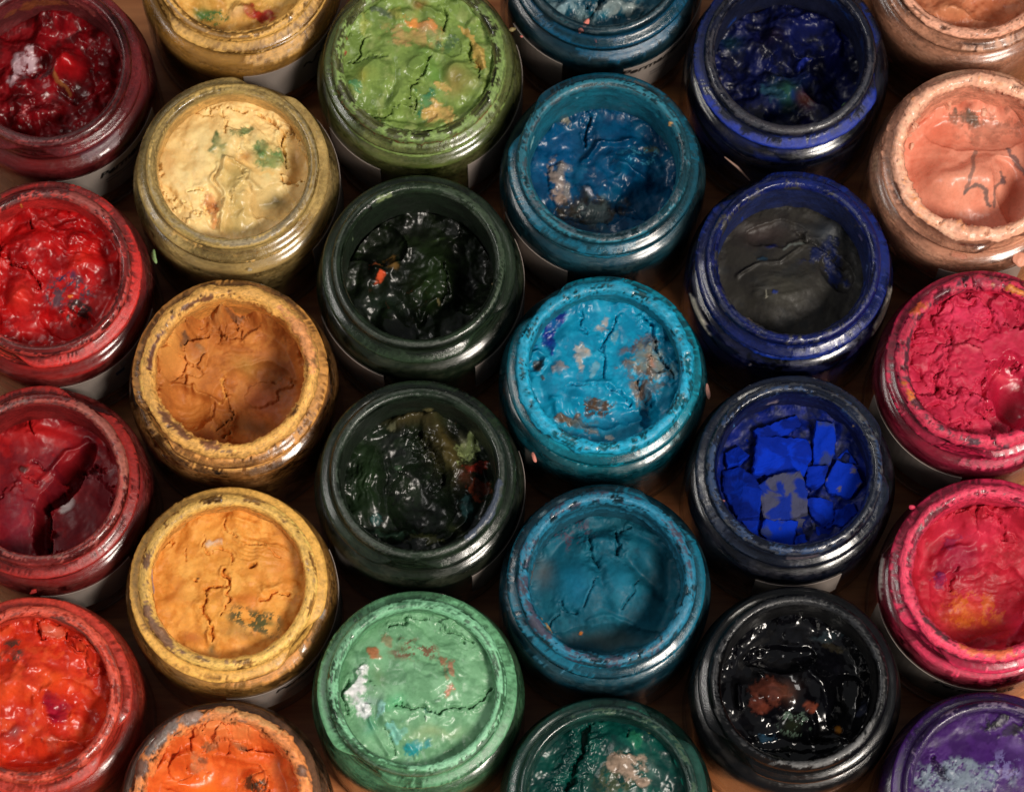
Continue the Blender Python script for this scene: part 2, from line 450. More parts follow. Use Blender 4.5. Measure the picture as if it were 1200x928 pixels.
def make_paint(parent, sp, seed):
    rs = np.random.default_rng(seed + 900)
    o = rs.random(60)
    X, Y = PX, PY
    big = samp(T_SOFT, X / 70 + o[0], Y / 70 + o[1]); med = samp(T_FBM, X / 38 + o[2], Y / 38 + o[3])
    mid = samp(T_MID, X / 36 + o[18], Y / 36 + o[19])
    fin = samp(T_FINE, X / 26 + o[4], Y / 26 + o[5])
    wp = sp.get('warp', 1.0)
    wx = X + wp * 2.2 * (samp(T_SOFT, X / 40 + o[6], Y / 40 + o[7]) - .5) + wp * .5 * (samp(T_FBM, X / 22 + o[8], Y / 22 + o[9]) - .5)
    wy = Y + wp * 2.2 * (samp(T_SOFT, X / 40 + o[10], Y / 40 + o[11]) - .5) + wp * .5 * (samp(T_FBM, X / 22 + o[12], Y / 22 + o[13]) - .5)
    sx = X + wp * 2.6 * (samp(T_SOFT, X / 60 + o[6], Y / 60 + o[7]) - .5) + .25 * (mid - .5)
    sy = Y + wp * 2.6 * (samp(T_SOFT, X / 60 + o[10], Y / 60 + o[11]) - .5) + .25 * (mid - .5)
    wet = min(1.0, max(0.0, (sp.get('rough', .5) - .15) * 3))
    h = -sp['depth'] + sp.get('dome', 2.0) * (1 - PR ** 2) + (.8 * sp.get('lumps', 2.0)) * (big - .5) + sp.get('grit', .5) * (.75 * mid + wet * .14 * med - .43)
    h = h + sp.get('climb', 1.5) * sstep(.82, 1.0, PR) * (.2 + 1.3 * mid + .3 * med)
    c0, c1, c2 = (lin(c) for c in sp['tones'])
    m1 = sstep(.25, .75, samp(T_FBM, X / 42 + o[14], Y / 42 + o[15])); m2 = sstep(.6, .85, samp(T_SOFT, X / 46 + o[16], Y / 46 + o[17]) * .6 + .4 * med)
    col = c0 * (1 - m1[..., None]) + c1 * m1[..., None]
    col = col * (1 - .8 * m2[..., None]) + c2 * .8 * m2[..., None]
    rough = np.full(X.shape, sp.get('rough', .5)) + .15 * (med - .5)

    def local(f):
        x, y, rx, ry, rot = f[1:6]
        A, B = (sx, sy) if f[0] in 'mswbg' else (wx, wy)
        ca, sa = math.cos(R(rot)), math.sin(R(rot))
        p = (A - x) * ca + (B - y) * sa; q = -(A - x) * sa + (B - y) * ca
        return p / rx, q / ry

    def dist(f):
        return np.hypot(*local(f))
    for n, f in enumerate(sp.get('ops', ())):
        t = f[0]
        q1, q2 = (n * .173 + o[20]) % 1, (n * .311 + o[21]) % 1
        if t == 'm':                                   # soft mound
            h = h + 1.5 * f[6] * np.exp(-dist(f) ** 2 * 1.6)
        elif t == 'p':                                 # slab with a broken edge
            d = dist(f) + .35 * (med - .5)
            h = h + f[6] * (1 - sstep(.86, 1.0, d))
        elif t == 's':                                 # scooped hollow
            h = h - 1.25 * f[6] * np.sqrt(np.clip(1 - dist(f) ** 2, 0, 1))
        elif t == 'k':                                 # crack
            d = polydist(wx, wy, f[1])
            var = samp(T_FBM, X / 14 + q1, Y / 14 + q2)
            wd = f[2] * (.15 + 1.1 * var)
            h = h - f[3] * np.exp(-(d / wd) ** 4) + .3 * f[3] * var * np.exp(-((d - 2.4 * f[2]) / (1.8 * f[2])) ** 2)
        elif t == 'r':                                 # ridge
            d = polydist(sx, sy, f[1])
            h = h + f[3] * np.exp(-(d / f[2]) ** 2) * (.6 + .7 * mid)
        elif t == 'v':                                 # flakes and plates
            w = 1 - sstep(.8, 1.05, dist(f))
            sc = f[6] * 15.2
            xa, ya = wx / sc + q1, wy / sc + q2
            nn = V_ID.shape[0]
            idv = V_ID[(np.floor(ya * nn).astype(int)) % nn, (np.floor(xa * nn).astype(int)) % nn]
            ed = samp(V_EDGE, xa, ya)
            tilt = (_ids[idv, 1] - .5) * X + (_ids[idv, 2] - .5) * Y
            h = h + w * (f[7] * (_ids[idv, 0] - .5) + .05 * f[7] * tilt - f[8] * (1 - sstep(.0, .16, ed)))
        elif t == 'w':                                 # brush or knife grooves
            p, q = local(f)
            w = 1 - sstep(.7, 1.0, np.hypot(p, q))
            h = h + .6 * w * f[6] * (samp(T_STREAK, p * f[3] / 80 + q1, q * f[4] / 34 + q2) - .5)
        elif t == 'n':                                 # rougher relief
            w = 1 - sstep(.7, 1.0, dist(f))
            h = h + .40 * w * f[6] * (.95 * samp(T_MID, X / f[7] / 1.3 + q1, Y / f[7] / 1.3 + q2) + (.04 + .14 * wet) * samp(T_FBM, X / f[7] + q1, Y / f[7] + q2) - .56)
        elif t == 'c':                                 # colour patch
            d = dist(f) + f[8] * (samp(T_FBM, X / 20 + q1, Y / 20 + q2) - .5)
            w = f[7] * (1 - sstep(.58, 1.12, d)) * (.72 + .55 * samp(T_FBM, X / 30 + q2, Y / 30 + q1))
            h = h + (.2 + .25 * wet) * w * (.5 + mid)
            w = np.clip(w, 0, 1)[..., None]
            col = col * (1 - w) + lin(f[6]) * (.8 + .4 * samp(T_FBM, X / 24 + q1, Y / 9 + q2))[..., None] * w
        elif t == 'b':                                 # blended colour
            w = (f[7] * np.exp(-dist(f) ** 2 * 1.6))[..., None]
            col = col * (1 - w) + lin(f[6]) * w
        elif t == 'l':                                 # colour line
            d = polydist(wx, wy, f[1]) / f[2] + f[5] * (samp(T_FBM, X / 16 + q1, Y / 16 + q2) - .5)
            w = (f[4] * (1 - sstep(.7, 1.1, d)))[..., None]
            col = col * (1 - w) + lin(f[3]) * w
        elif t == 'd':                                 # speckles
            w = (1 - sstep(.6, 1.05, dist(f)))
            s = .6 * samp(T_FBM, X / f[8] / 1.6 + q1, Y / f[8] / 1.6 + q2) + .4 * samp(T_FINE, X / f[8] / 1.6 + q2, Y / f[8] / 1.6 + q1)
            s = .5 + (s - .5) * 1.35
            w = (w * sstep(1 - f[7] - .05, 1 - f[7] + .05, s))[..., None]
            col = col * (1 - w) + lin(f[6]) * w
        elif t == 'g':                                 # wet or dry area
            w = 1 - sstep(.7, 1.05, dist(f) + .3 * (med - .5))
            rough = rough * (1 - w) + f[6] * w
    h = np.minimum(h, -.6)
    V = np.stack([X, Y, h + 62], -1).reshape(-1, 3) * MM
    pig = np.concatenate([np.clip(col, 0, 1).reshape(-1, 3), np.ones((X.size, 1))], 1)
    return mesh_obj('paint', V, PFACES, M_PAINT, parent, attrs={'pigment': pig, 'dryness': np.clip(rough, .12 if sp.get('rough', .5) < .12 else .28, .9).ravel()})


# ---------------------------------------------------------------- labels and lettering
def on_body(u, z, r):
    """u: mm round the body, z: mm above the tabletop"""
    a = u / 32.3
    return (r * math.cos(a) * MM, r * math.sin(a) * MM, z * MM)


def make_label(parent, a0, a1, z0=18.0, z1=42.5):
    n = max(4, int((a1 - a0) / 4))
    V, F = [], []
    for i in range(n + 1):
        u = R(a0 + (a1 - a0) * i / n) * 32.3
        for rr, z in ((32.36, z0), (32.36, z1), (32.52, z1), (32.52, z0)):
            V.append(on_body(u, z, rr))
    for i in range(n):
        for j in range(4):
            p, q = i * 4 + j, i * 4 + (j + 1) % 4
            F.append((p, p + 4, q + 4, q))
    F.append((3, 2, 1, 0)); F.append((n * 4, n * 4 + 1, n * 4 + 2, n * 4 + 3))
    return mesh_obj('paper_label', V, F, M_PAPER, parent, smooth=False)


def make_text(parent, text, ang, ztop, size, mat, bold=.02, shear=.25):
    cu = bpy.data.curves.new('lettering', 'FONT')
    cu.body, cu.size, cu.shear, cu.offset = text, size, shear, bold * size
    cu.extrude = 0; cu.resolution_u = 3
    ob = bpy.data.objects.new('lettering_source', cu)
    COL.objects.link(ob)
    bpy.context.view_layer.update()
    me = bpy.data.meshes.new_from_object(ob.evaluated_get(bpy.context.evaluated_depsgraph_get()))
    bpy.data.objects.remove(ob); bpy.data.curves.remove(cu)
    bm = bmesh.new(); bm.from_mesh(me)
    r = bmesh.ops.extrude_face_region(bm, geom=bm.faces[:])
    top = {v for v in r['geom'] if isinstance(v, bmesh.types.BMVert)}
    u0 = R(ang) * 32.3
    for v in bm.verts:
        v.co = Vector(on_body(u0 + v.co.x, ztop + v.co.y, 32.58 if v in top else 32.51))
    bmesh.ops.recalc_face_normals(bm, faces=bm.faces[:])
    bm.to_mesh(me); bm.free()
    me.name = 'lettering'; me.materials.clear(); me.materials.append(mat)
    o = bpy.data.objects.new('lettering', me); COL.objects.link(o); o.parent = parent
    return o


def make_bar(parent, name, u0, u1, z0, z1, mat):
    V, F = [], []
    n = max(2, int(abs(u1 - u0) / 1.5))
    for i in range(n + 1):
        u = u0 + (u1 - u0) * i / n
        for rr, z in ((32.5, z0), (32.5, z1), (32.6, z1), (32.6, z0)): V.append(on_body(u, z, rr))
    for i in range(n):
        for j in range(4):
            p, q = i * 4 + j, i * 4 + (j + 1) % 4
            F.append((p, p + 4, q + 4, q))
    F.append((3, 2, 1, 0)); F.append((n * 4, n * 4 + 1, n * 4 + 2, n * 4 + 3))
    return mesh_obj(name, V, F, mat, parent, smooth=False)


def tube(name, pts, rad, mat, parent, segs=8):
    bm = bmesh.new()
    rings = []
    pts = [Vector(p) for p in pts]
    for i, p in enumerate(pts):
        t = (pts[min(i + 1, len(pts) - 1)] - pts[max(i - 1, 0)]).normalized()
        a = t.orthogonal().normalized(); b = t.cross(a)
        rr = rad * (.5 if i in (0, len(pts) - 1) else 1)
        rings.append([bm.verts.new(p + (a * math.cos(2 * math.pi * j / segs) + b * math.sin(2 * math.pi * j / segs)) * rr) for j in range(segs)])
    for A, B in zip(rings[:-1], rings[1:]):
        for j in range(segs): bm.faces.new((A[j], A[(j + 1) % segs], B[(j + 1) % segs], B[j]))
    bm.faces.new(rings[0][::-1]); bm.faces.new(rings[-1])
    bmesh.ops.recalc_face_normals(bm, faces=bm.faces[:])
    me = bpy.data.meshes.new(name); bm.to_mesh(me); bm.free()
    me.polygons.foreach_set('use_smooth', np.full(len(me.polygons), True))
    me.materials.append(mat)
    o = bpy.data.objects.new(name, me); COL.objects.link(o); o.parent = parent
    return o


_fleck_mats = {}


def fleck(parent, name, x, y, z, rx, ry, rz, rot, colour, seed):
    """a dried blob of paint, mm in the jar's own frame (z above the tabletop)"""
    rs = np.random.default_rng(seed)
    bm = bmesh.new()
    bmesh.ops.create_icosphere(bm, subdivisions=3, radius=1)
    k = rs.normal(size=(5, 3)) * 2.2; phs = rs.random(5) * 6.3
    for v in bm.verts:
        f = 1 + .22 * sum(math.sin(float(np.dot(k[i], v.co)) + phs[i]) for i in range(5)) / 2
        v.co = v.co * f
    ca, sa = math.cos(R(rot)), math.sin(R(rot))
    for v in bm.verts:
        a, b, c = v.co.x * rx, v.co.y * ry, v.co.z * rz
        v.co = Vector((x + a * ca - b * sa, y + a * sa + b * ca, z + c)) * MM
    me = bpy.data.meshes.new(name); bm.to_mesh(me); bm.free()
    me.polygons.foreach_set('use_smooth', np.full(len(me.polygons), True))
    key = tuple(colour)
    if key not in _fleck_mats: _fleck_mats[key] = plain_material('dried_paint_' + '_'.join(map(str, key)), key, .45, 1200, .2, .0003)
    me.materials.append(_fleck_mats[key])
    o = bpy.data.objects.new(name, me); COL.objects.link(o); o.parent = parent
    return o


def chunk(parent, pts, z0, z1, tilt, seed, tones):
    """a broken block of hard paint: outline pts (mm), bottom z0, top z1, ragged edges"""
    rs = np.random.default_rng(seed)
    cx = np.mean([p[0] for p in pts]); cy = np.mean([p[1] for p in pts])
    out = []
    for (x0, y0), (x1, y1) in zip(pts, pts[1:] + pts[:1]):
        n = max(2, int(math.hypot(x1 - x0, y1 - y0) / .8))
        for q in range(n):
            out.append((x0 + (x1 - x0) * q / n + rs.normal() * .14, y0 + (y1 - y0) * q / n + rs.normal() * .14))
    out = np.array(out)
    if np.sum(out[:, 0] * np.roll(out[:, 1], -1) - out[:, 1] * np.roll(out[:, 0], -1)) < 0: out = out[::-1]
    m = len(out); c = np.array([cx, cy])
    tilt = np.array(tilt) * 1.5 + rs.normal(size=2) * .14
    z1 = z1 - 2.5 + rs.normal() * 1.1
    an = rs.normal() * .16
    out = c + (out - c) @ np.array(((math.cos(an), -math.sin(an)), (math.sin(an), math.cos(an)))) * 1.04
    V, F = [], []
    for sc, zz, jit in ((1.1, z0, .2), (1.08, z0 + .55 * (z1 - z0), .25), (1.05, z1 - .35, .15), (1.0, z1, .05), (.9, z1 + .08, .02), (.78, z1 + .1, 0), (.64, z1 + .1, 0), (.5, z1 + .1, 0), (.36, z1 + .1, 0), (.22, z1 + .1, 0), (.1, z1 + .1, 0)):
        for x, y in out:
            d = np.array([x, y]) - c
            p = c + d * sc + rs.normal(size=2) * jit * .5
            V.append((p[0], p[1], zz + (tilt @ (p - c)) * (zz > z0) + rs.normal() * jit * .6))
    for k in range(10):
        for q in range(m):
            F.append((k * m + q, k * m + (q + 1) % m, (k + 1) * m + (q + 1) % m, (k + 1) * m + q))
    F.append(tuple(10 * m + q for q in range(m)))
    V = np.array(V)
    V[:, 2] += .8 * (samp(T_MID, V[:, 0] / 30 + seed * .1, V[:, 1] / 30) + .25 * samp(T_FBM, V[:, 0] / 24 + seed * .1, V[:, 1] / 24) - .6) * (V[:, 2] > z0 + 1)
    c0, c1 = lin(tones[0]), lin(tones[1])
    n = samp(T_SOFT, V[:, 0] / 34 + seed * .23, V[:, 1] / 34)
    mm = sstep(tones[2], tones[2] + .12, n)[:, None]
    colr = c0 * (1 - mm) + c1 * mm
    pig = np.concatenate([colr, np.ones((len(V), 1))], 1)
    return mesh_obj('paint_chunk', V * MM, F, M_PAINT, parent, smooth=False, attrs={'pigment': pig, 'dryness': np.full(len(V), .85)})


# ---------------------------------------------------------------- the jars
GROUP = 'open glass jars of paint standing in rows'
JARS = [
    dict(label='dark crimson paint jar with whitish skin inside and grey-green daub on rim', depth=20, dome=2, lumps=5, grit=0.9, climb=1, rough=0.3, tones=[(129, 10, 19), (101, 7, 14), (67, 7, 10)], haze=(103, 33, 36), wall=(103, 38, 40), inside=(129, 21, 22), film=0.85, flange=0.3, fillcov=0.9, crust=[((129, 52, 52), 0.25, -3, 3, 0.8, 0.1, 0.35), ((77, 22, 26), 0.3, -12, -3, 0.9, 0.05, 0.2)], smears=[(23.1, 9, -0.6, 3.4, (88, 90, 84), 0.35, 0.3, 0.45), (-55, -15, 16, 3, (96, 52, 62), 0.6, 0.05, 0.3), (100, 9, 25, 3, (120, 62, 36), 0.8, 0.1, 0.4), (62, 6, 16, 2.2, (140, 62, 58), 0.6, 0.5, 0.4)], ops=[('m', 1.87, 20.15, 12.26, 3.68, 0, 2.5), ('m', 4.19, 6.0, 5.52, 5.52, 0, 4), ('s', -6.65, 6.0, 5.52, 3.68, 60, 3), ('s', 8.85, -0.72, 6.74, 5.52, 0, 3), ('r', [(0.31, 8.01), (1.78, 1.3), (5.7, -2.06)], 0.86, 1.5), ('m', -4.82, -12.09, 8.58, 3.68, 10, 2), ('n', -0.91, 6.0, 15.94, 15.94, 0, 3, 30), ('b', 4.21, 5.32, 4.29, 4.29, 0, (190, 20, 24), 0.8), ('d', -9.82, 5.32, 3.68, 6.74, -35, (190, 160, 168), 0.5, 22), ('c', -10.48, 6.0, 1.59, 4.9, -20, (178, 150, 158), 0.7, 0.9), ('c', -6.44, 9.36, 1.84, 1.84, 0, (200, 170, 176), 0.8, 1.0), ('c', -11.9, 0.62, 2.08, 1.59, 20, (190, 160, 168), 0.7, 1.0), ('b', 7.57, -0.72, 3.68, 3.68, 0, (60, 22, 22), 0.8), ('l', [(0.44, 3.31), (3.11, -0.72), (6.35, -2.39)], 0.61, (150, 92, 50), 0.8, 0.6), ('c', -1.47, 3.31, 2.45, 1.84, 0, (60, 30, 34), 0.7, 1.0), ('d', -4.9, -9.42, 7.36, 3.68, 10, (190, 110, 112), 0.25, 20), ('g', -3.75, -5.41, 15.94, 12.26, 0, 0.16)], paper=[(-92, -14)], text=[('Permanent', -63, 34.6, 5.6, 0, 0.03)], bars=[('small_print_line', -60, -34, 30.4, 31.3, 'g'), ('small_print_line', -60, -40, 28.2, 29.0, 'g')], at=(-0.14466, 0.10603)),
    dict(label='bright red paint jar with a violet-blue daub on the right of its rim', depth=13, dome=3, lumps=3, grit=1.2, climb=2, rough=0.33, tones=[(176, 16, 18), (148, 12, 16), (196, 34, 32)], haze=(128, 48, 46), wall=(180, 40, 38), inside=(200, 34, 32), film=0.7, flange=0.25, fillcov=0.85, crust=[((180, 58, 52), 0.38, -3, 3, 0.5, 0.15, 0.4), ((190, 44, 40), 0.45, -12, -4, 0.9, 0.1, 0.35)], smears=[(-16.8, 11, -1.2, 2.2, (52, 34, 128), 0.35, 0.3, 0.4), (-62.5, 16, -0.4, 2, (206, 62, 56), 0.4, 0.3, 0.4), (109.6, 5, -0.5, 1.6, (226, 140, 60), 0.6, 0.4, 0.5), (60, -1, 20, 3, (150, 72, 66), 0.8, 0.1, 0.4)], ops=[('m', 9.08, 12.78, 7.97, 4.35, -10, 3), ('m', -5.66, 10.46, 11.59, 6.52, 15, 2), ('m', -8.8, -7.19, 6.52, 5.8, 0, 3), ('m', 9.33, 3.54, 6.52, 4.35, 0, 2.5), ('k', [(-15.29, 10.46), (-10.7, 5.85), (-5.38, 1.24), (-3.04, -2.59)], 0.36, 2.5), ('k', [(-5.21, 19.73), (-4.01, 17.02)], 0.51, 2), ('r', [(-2.94, 18.18), (3.04, 16.64), (8.19, 17.79)], 1.01, 1.2), ('s', 7.64, -14.82, 10.87, 4.35, -20, 2.5), ('w', 6.85, 12.78, 10.87, 5.8, -30, 1.6), ('n', -0.09, -2.59, 18.84, 15.94, 0, 2.2, 26), ('b', -2.96, 18.95, 5.07, 1.81, 0, (120, 30, 30), 0.6), ('d', 6.6, -4.13, 9.42, 5.07, 10, (86, 52, 62), 0.45, 18), ('d', 5.03, -1.06, 4.35, 2.9, 0, (60, 50, 80), 0.3, 16), ('c', 7.37, -5.27, 0.87, 0.72, 0, (220, 130, 40), 0.9, 0.6), ('d', 9.72, -10.24, 6.52, 4.35, 0, (60, 30, 30), 0.5, 24), ('b', -8.09, -6.42, 3.62, 4.35, 0, (236, 60, 44), 0.7), ('b', 10.03, 5.08, 2.9, 4.35, 0, (230, 50, 36), 0.6), ('g', 6.92, 10.46, 14.49, 11.59, 0, 0.16)], paper=[(-92, -12)], bars=[('barcode_bar', -48, -20, 40.5, 40.1, 'g'), ('barcode_bar', -48, -20, 39.45, 39.050000000000004, 'g'), ('barcode_bar', -48, -20, 38.4, 38.0, 'g'), ('barcode_bar', -48, -20, 37.35, 36.95, 'g'), ('barcode_bar', -48, -20, 36.3, 35.9, 'g'), ('colour_square', -52, -46, 34.6, 31.8, 'b')], at=(-0.14326, 0.0395)),
    dict(label='crimson paint jar with a deep curved split and one pale spot inside', depth=20, dome=1, lumps=1.2, grit=0.2, climb=1.5, rough=0.42, warp=0.5, tones=[(135, 22, 29), (115, 18, 29), (166, 23, 27)], haze=(135, 47, 45), wall=(124, 27, 27), inside=(160, 32, 31), film=0.85, flange=0.25, fillcov=0.9, crust=[((158, 67, 59), 0.4, -3, 2.5, 0.6, 0.12, 0.45), ((115, 76, 67), 0.16, -5, 2, 0.6, 0.1, 0.4), ((155, 40, 36), 0.4, -12, -4, 0.9, 0.1, 0.35)], smears=[(40, -0.5, 24, 2.6, (150, 84, 74), 0.9, 0.1, 0.35), (10, -1, 14, 2.2, (160, 90, 76), 0.9, 0.1, 0.35)], ops=[('p', 10.82, -8.34, 11.7, 17.17, 0, -4.5), ('s', 6.51, 4.58, 3.59, 12.48, -38, 8), ('s', -0.9, -11.56, 2.65, 11.7, 0, 8), ('r', [(-2.92, 2.97), (1.7, 7.02), (6.28, 12.7), (11.75, 15.14)], 0.94, 1.6), ('m', -6.54, 17.58, 11.7, 4.68, -5, 2.2), ('p', -9.51, -13.17, 8.58, 15.61, 0, 0.8), ('k', [(-5.87, 21.65), (-4.17, 17.98)], 0.39, 1.8), ('k', [(-7.33, 4.99), (-2.92, 2.97)], 0.31, 1.2), ('k', [(-4.7, 9.45), (-0.66, 6.61)], 0.31, 1.2), ('b', -3.39, 18.39, 13.27, 4.68, 0, (196, 30, 30), 0.8), ('b', -9.59, -10.75, 9.36, 11.7, 0, (122, 24, 44), 0.7), ('b', 9.33, -11.56, 7.8, 9.36, 0, (110, 22, 32), 0.6), ('b', 12.02, 5.39, 3.9, 3.9, 0, (142, 60, 66), 0.7), ('c', -7.17, 7.42, 1.56, 1.4, 0, (84, 34, 32), 0.9, 0.5), ('c', 5.3, -2.69, 2.5, 3.28, -35, (190, 178, 176), 1, 0.25), ('c', -1.64, -13.17, 3.43, 10.92, 3, (104, 16, 22), 0.6, 0.5), ('b', 10.64, -1.89, 5.46, 7.8, -20, (128, 48, 54), 0.6), ('g', 9.24, -8.34, 11.7, 15.61, 0, 0.42)], paper=[(-92, -38)], flecks=[('dried_fleck', -2.4, -31.99, 49, 1.2, 0.7, 0.6, 10, (200, 50, 44))], at=(-0.14231, -0.02569)),
    dict(label='vermilion red paint jar with glossy wet blobs and a crimson lump inside', depth=9, dome=4, lumps=3, grit=1, climb=3, rough=0.35, tones=[(208, 54, 28), (190, 42, 24), (220, 78, 40)], haze=(176, 58, 42), wall=(190, 58, 40), inside=(190, 44, 36), film=0.95, flange=0.4, fillcov=0.95, crust=[((206, 82, 62), 0.6, -3, 2.5, 0.4, 0.2, 0.5), ((150, 58, 46), 0.2, -4, 3, 0.6, 0.1, 0.45), ((196, 62, 48), 0.5, -12, -4, 0.9, 0.15, 0.4)], smears=[(35, 2.6, 12, 1.2, (120, 56, 46), 1, 0.1, 0.5), (60, 1.6, 20, 1, (110, 56, 48), 1, 0.1, 0.5)], ops=[('m', -2.62, 5.18, 13.26, 7.29, 10, 2.5), ('s', 12.07, -4.1, 8.62, 8.62, 0, 3), ('p', 5.48, 19.49, 4.11, 2.79, -10, 1.6), ('p', 13.48, 15.82, 4.64, 1.99, -50, 1.8), ('p', 17.57, 10.49, 1.99, 3.98, 15, 1.4), ('r', [(2.72, 1.86), (6.02, 1.2), (10.03, -1.45), (11.44, -4.76)], 1.33, 1.5), ('m', 0.18, -0.79, 1.66, 1.66, 0, 1.6), ('m', 5.27, -6.74, 1.66, 1.19, -30, 1.4), ('m', -5.71, -11.03, 3.32, 1.99, 0, 1.5), ('k', [(1.81, 21.16), (1.56, 18.49), (3.25, 17.15)], 0.4, 2), ('k', [(8.75, 20.49), (10.81, 17.15), (14.2, 13.82)], 0.4, 1.8), ('s', 3.3, -17.28, 13.26, 3.98, 10, 3), ('n', 5.96, 3.19, 17.24, 17.24, 0, 1.2, 22), ('c', 5.48, 19.49, 3.98, 2.65, -10, (196, 92, 68), 0.8, 0.3), ('c', 6.94, -3.1, 3.45, 4.11, 40, (150, 16, 40), 0.95, 0.35), ('b', 5.92, 4.51, 6.63, 3.98, 0, (240, 90, 36), 0.7), ('b', -6.43, 1.2, 5.97, 4.64, 0, (240, 84, 34), 0.7), ('d', -6.82, 13.15, 5.31, 3.98, 0, (84, 62, 52), 0.5, 20), ('c', -6.8, 12.49, 3.32, 1.99, 10, (92, 66, 58), 0.5, 1.0), ('b', -5.38, -11.36, 2.65, 1.59, 0, (130, 84, 84), 0.7), ('g', -0.37, -4.1, 15.25, 11.27, 0, 0.1), ('b', 11.72, -14.65, 4.64, 3.32, 0, (120, 30, 20), 0.4), ('c', 6.45, -13.33, 3.32, 1.72, 20, (176, 84, 62), 0.6, 0.6)], paper=[], at=(-0.14305, -0.09094)),
    dict(label='yellow ochre jar cut off by the top edge with handwriting on its label', depth=9, dome=2, lumps=3, grit=1, climb=2, rough=0.45, tones=[(226, 178, 96), (206, 154, 74), (196, 140, 66)], haze=(170, 122, 56), wall=(200, 150, 72), inside=(206, 156, 80), film=0.85, flange=0.5, fillcov=0.97, crust=[((222, 170, 88), 0.5, -3, 2.5, 0.7, 0.15, 0.45), ((222, 172, 92), 0.5, -12, -3, 0.9, 0.15, 0.4), ((150, 112, 60), 0.2, -14, -3, 0.8, 0.1, 0.4)], smears=[(-60, -16, 24, 3, (222, 170, 92), 0.7, 0.1, 0.4)], ops=[('m', -12.26, -10.25, 10.37, 5.19, 0, 3), ('m', 1.27, -15.93, 5.19, 4.32, 0, 2.5), ('n', -5.99, -10.25, 22.47, 12.1, 0, 3, 24), ('w', 3.88, -12.15, 8.64, 6.91, 70, 1.5), ('d', -8.56, -16.5, 6.05, 3.11, 0, (70, 106, 50), 0.65, 20), ('b', -9.0, -16.5, 4.32, 2.25, 0, (84, 110, 52), 0.8), ('c', 6.18, -15.55, 4.32, 2.42, -15, (168, 50, 36), 0.95, 0.6), ('b', 0.39, -16.88, 3.46, 2.59, 0, (232, 186, 130), 0.7)], paper=[(-88, 30)], squiggle=[(-53.0, 33.2), (-52.5, 33.91932104322267), (-52.0, 34.5528308767458), (-51.5, 35.0257198330814), (-51.0, 35.28377086156421), (-50.5, 35.30031049866857), (-50.0, 35.0796285754795), (-49.5, 34.65642823409576), (-49.0, 34.09137676435611), (-48.5, 33.4633276718843), (-48.0, 32.859211157739786), (-47.5, 32.362889114405334), (-47.0, 32.04440349842594), (-46.5, 31.95099650662816), (-46.0, 32.10105382637405), (-45.5, 32.48174747364362), (-45.0, 33.05068042207789), (-44.5, 33.74132217109121), (-44.0, 34.47153837869104), (-43.5, 35.154121005891575), (-43.0, 35.707968941313396), (-42.5, 36.06848567886879), (-42.0, 36.19586100020084), (-41.5, 36.08017489757689), (-41.0, 35.742669381898175), (-40.5, 35.23302512195934), (-40.0, 34.62299206710537), (-39.5, 33.997190647923674), (-39.0, 33.44226289947924), (-38.5, 33.03576440201336), (-38.0, 32.83622116287367), (-37.5, 32.87562621057726), (-37.0, 33.1553378853145), (-36.5, 33.64590569110755), (-36.0, 34.290846036483266), (-35.5, 35.01388378972016), (-35.0, 35.72873123528396), (-34.5, 36.35015070711415), (-34.0, 36.80488259889754), (-33.5, 37.04103771098985), (-33.0, 37.03474977544363), (-32.5, 36.793235263173145), (-32.0, 36.35386818653944), (-31.5, 35.77938851354182), (-31.0, 35.14985850535572), (-30.5, 34.552398225842914)], at=(-0.08577, 0.14055)),
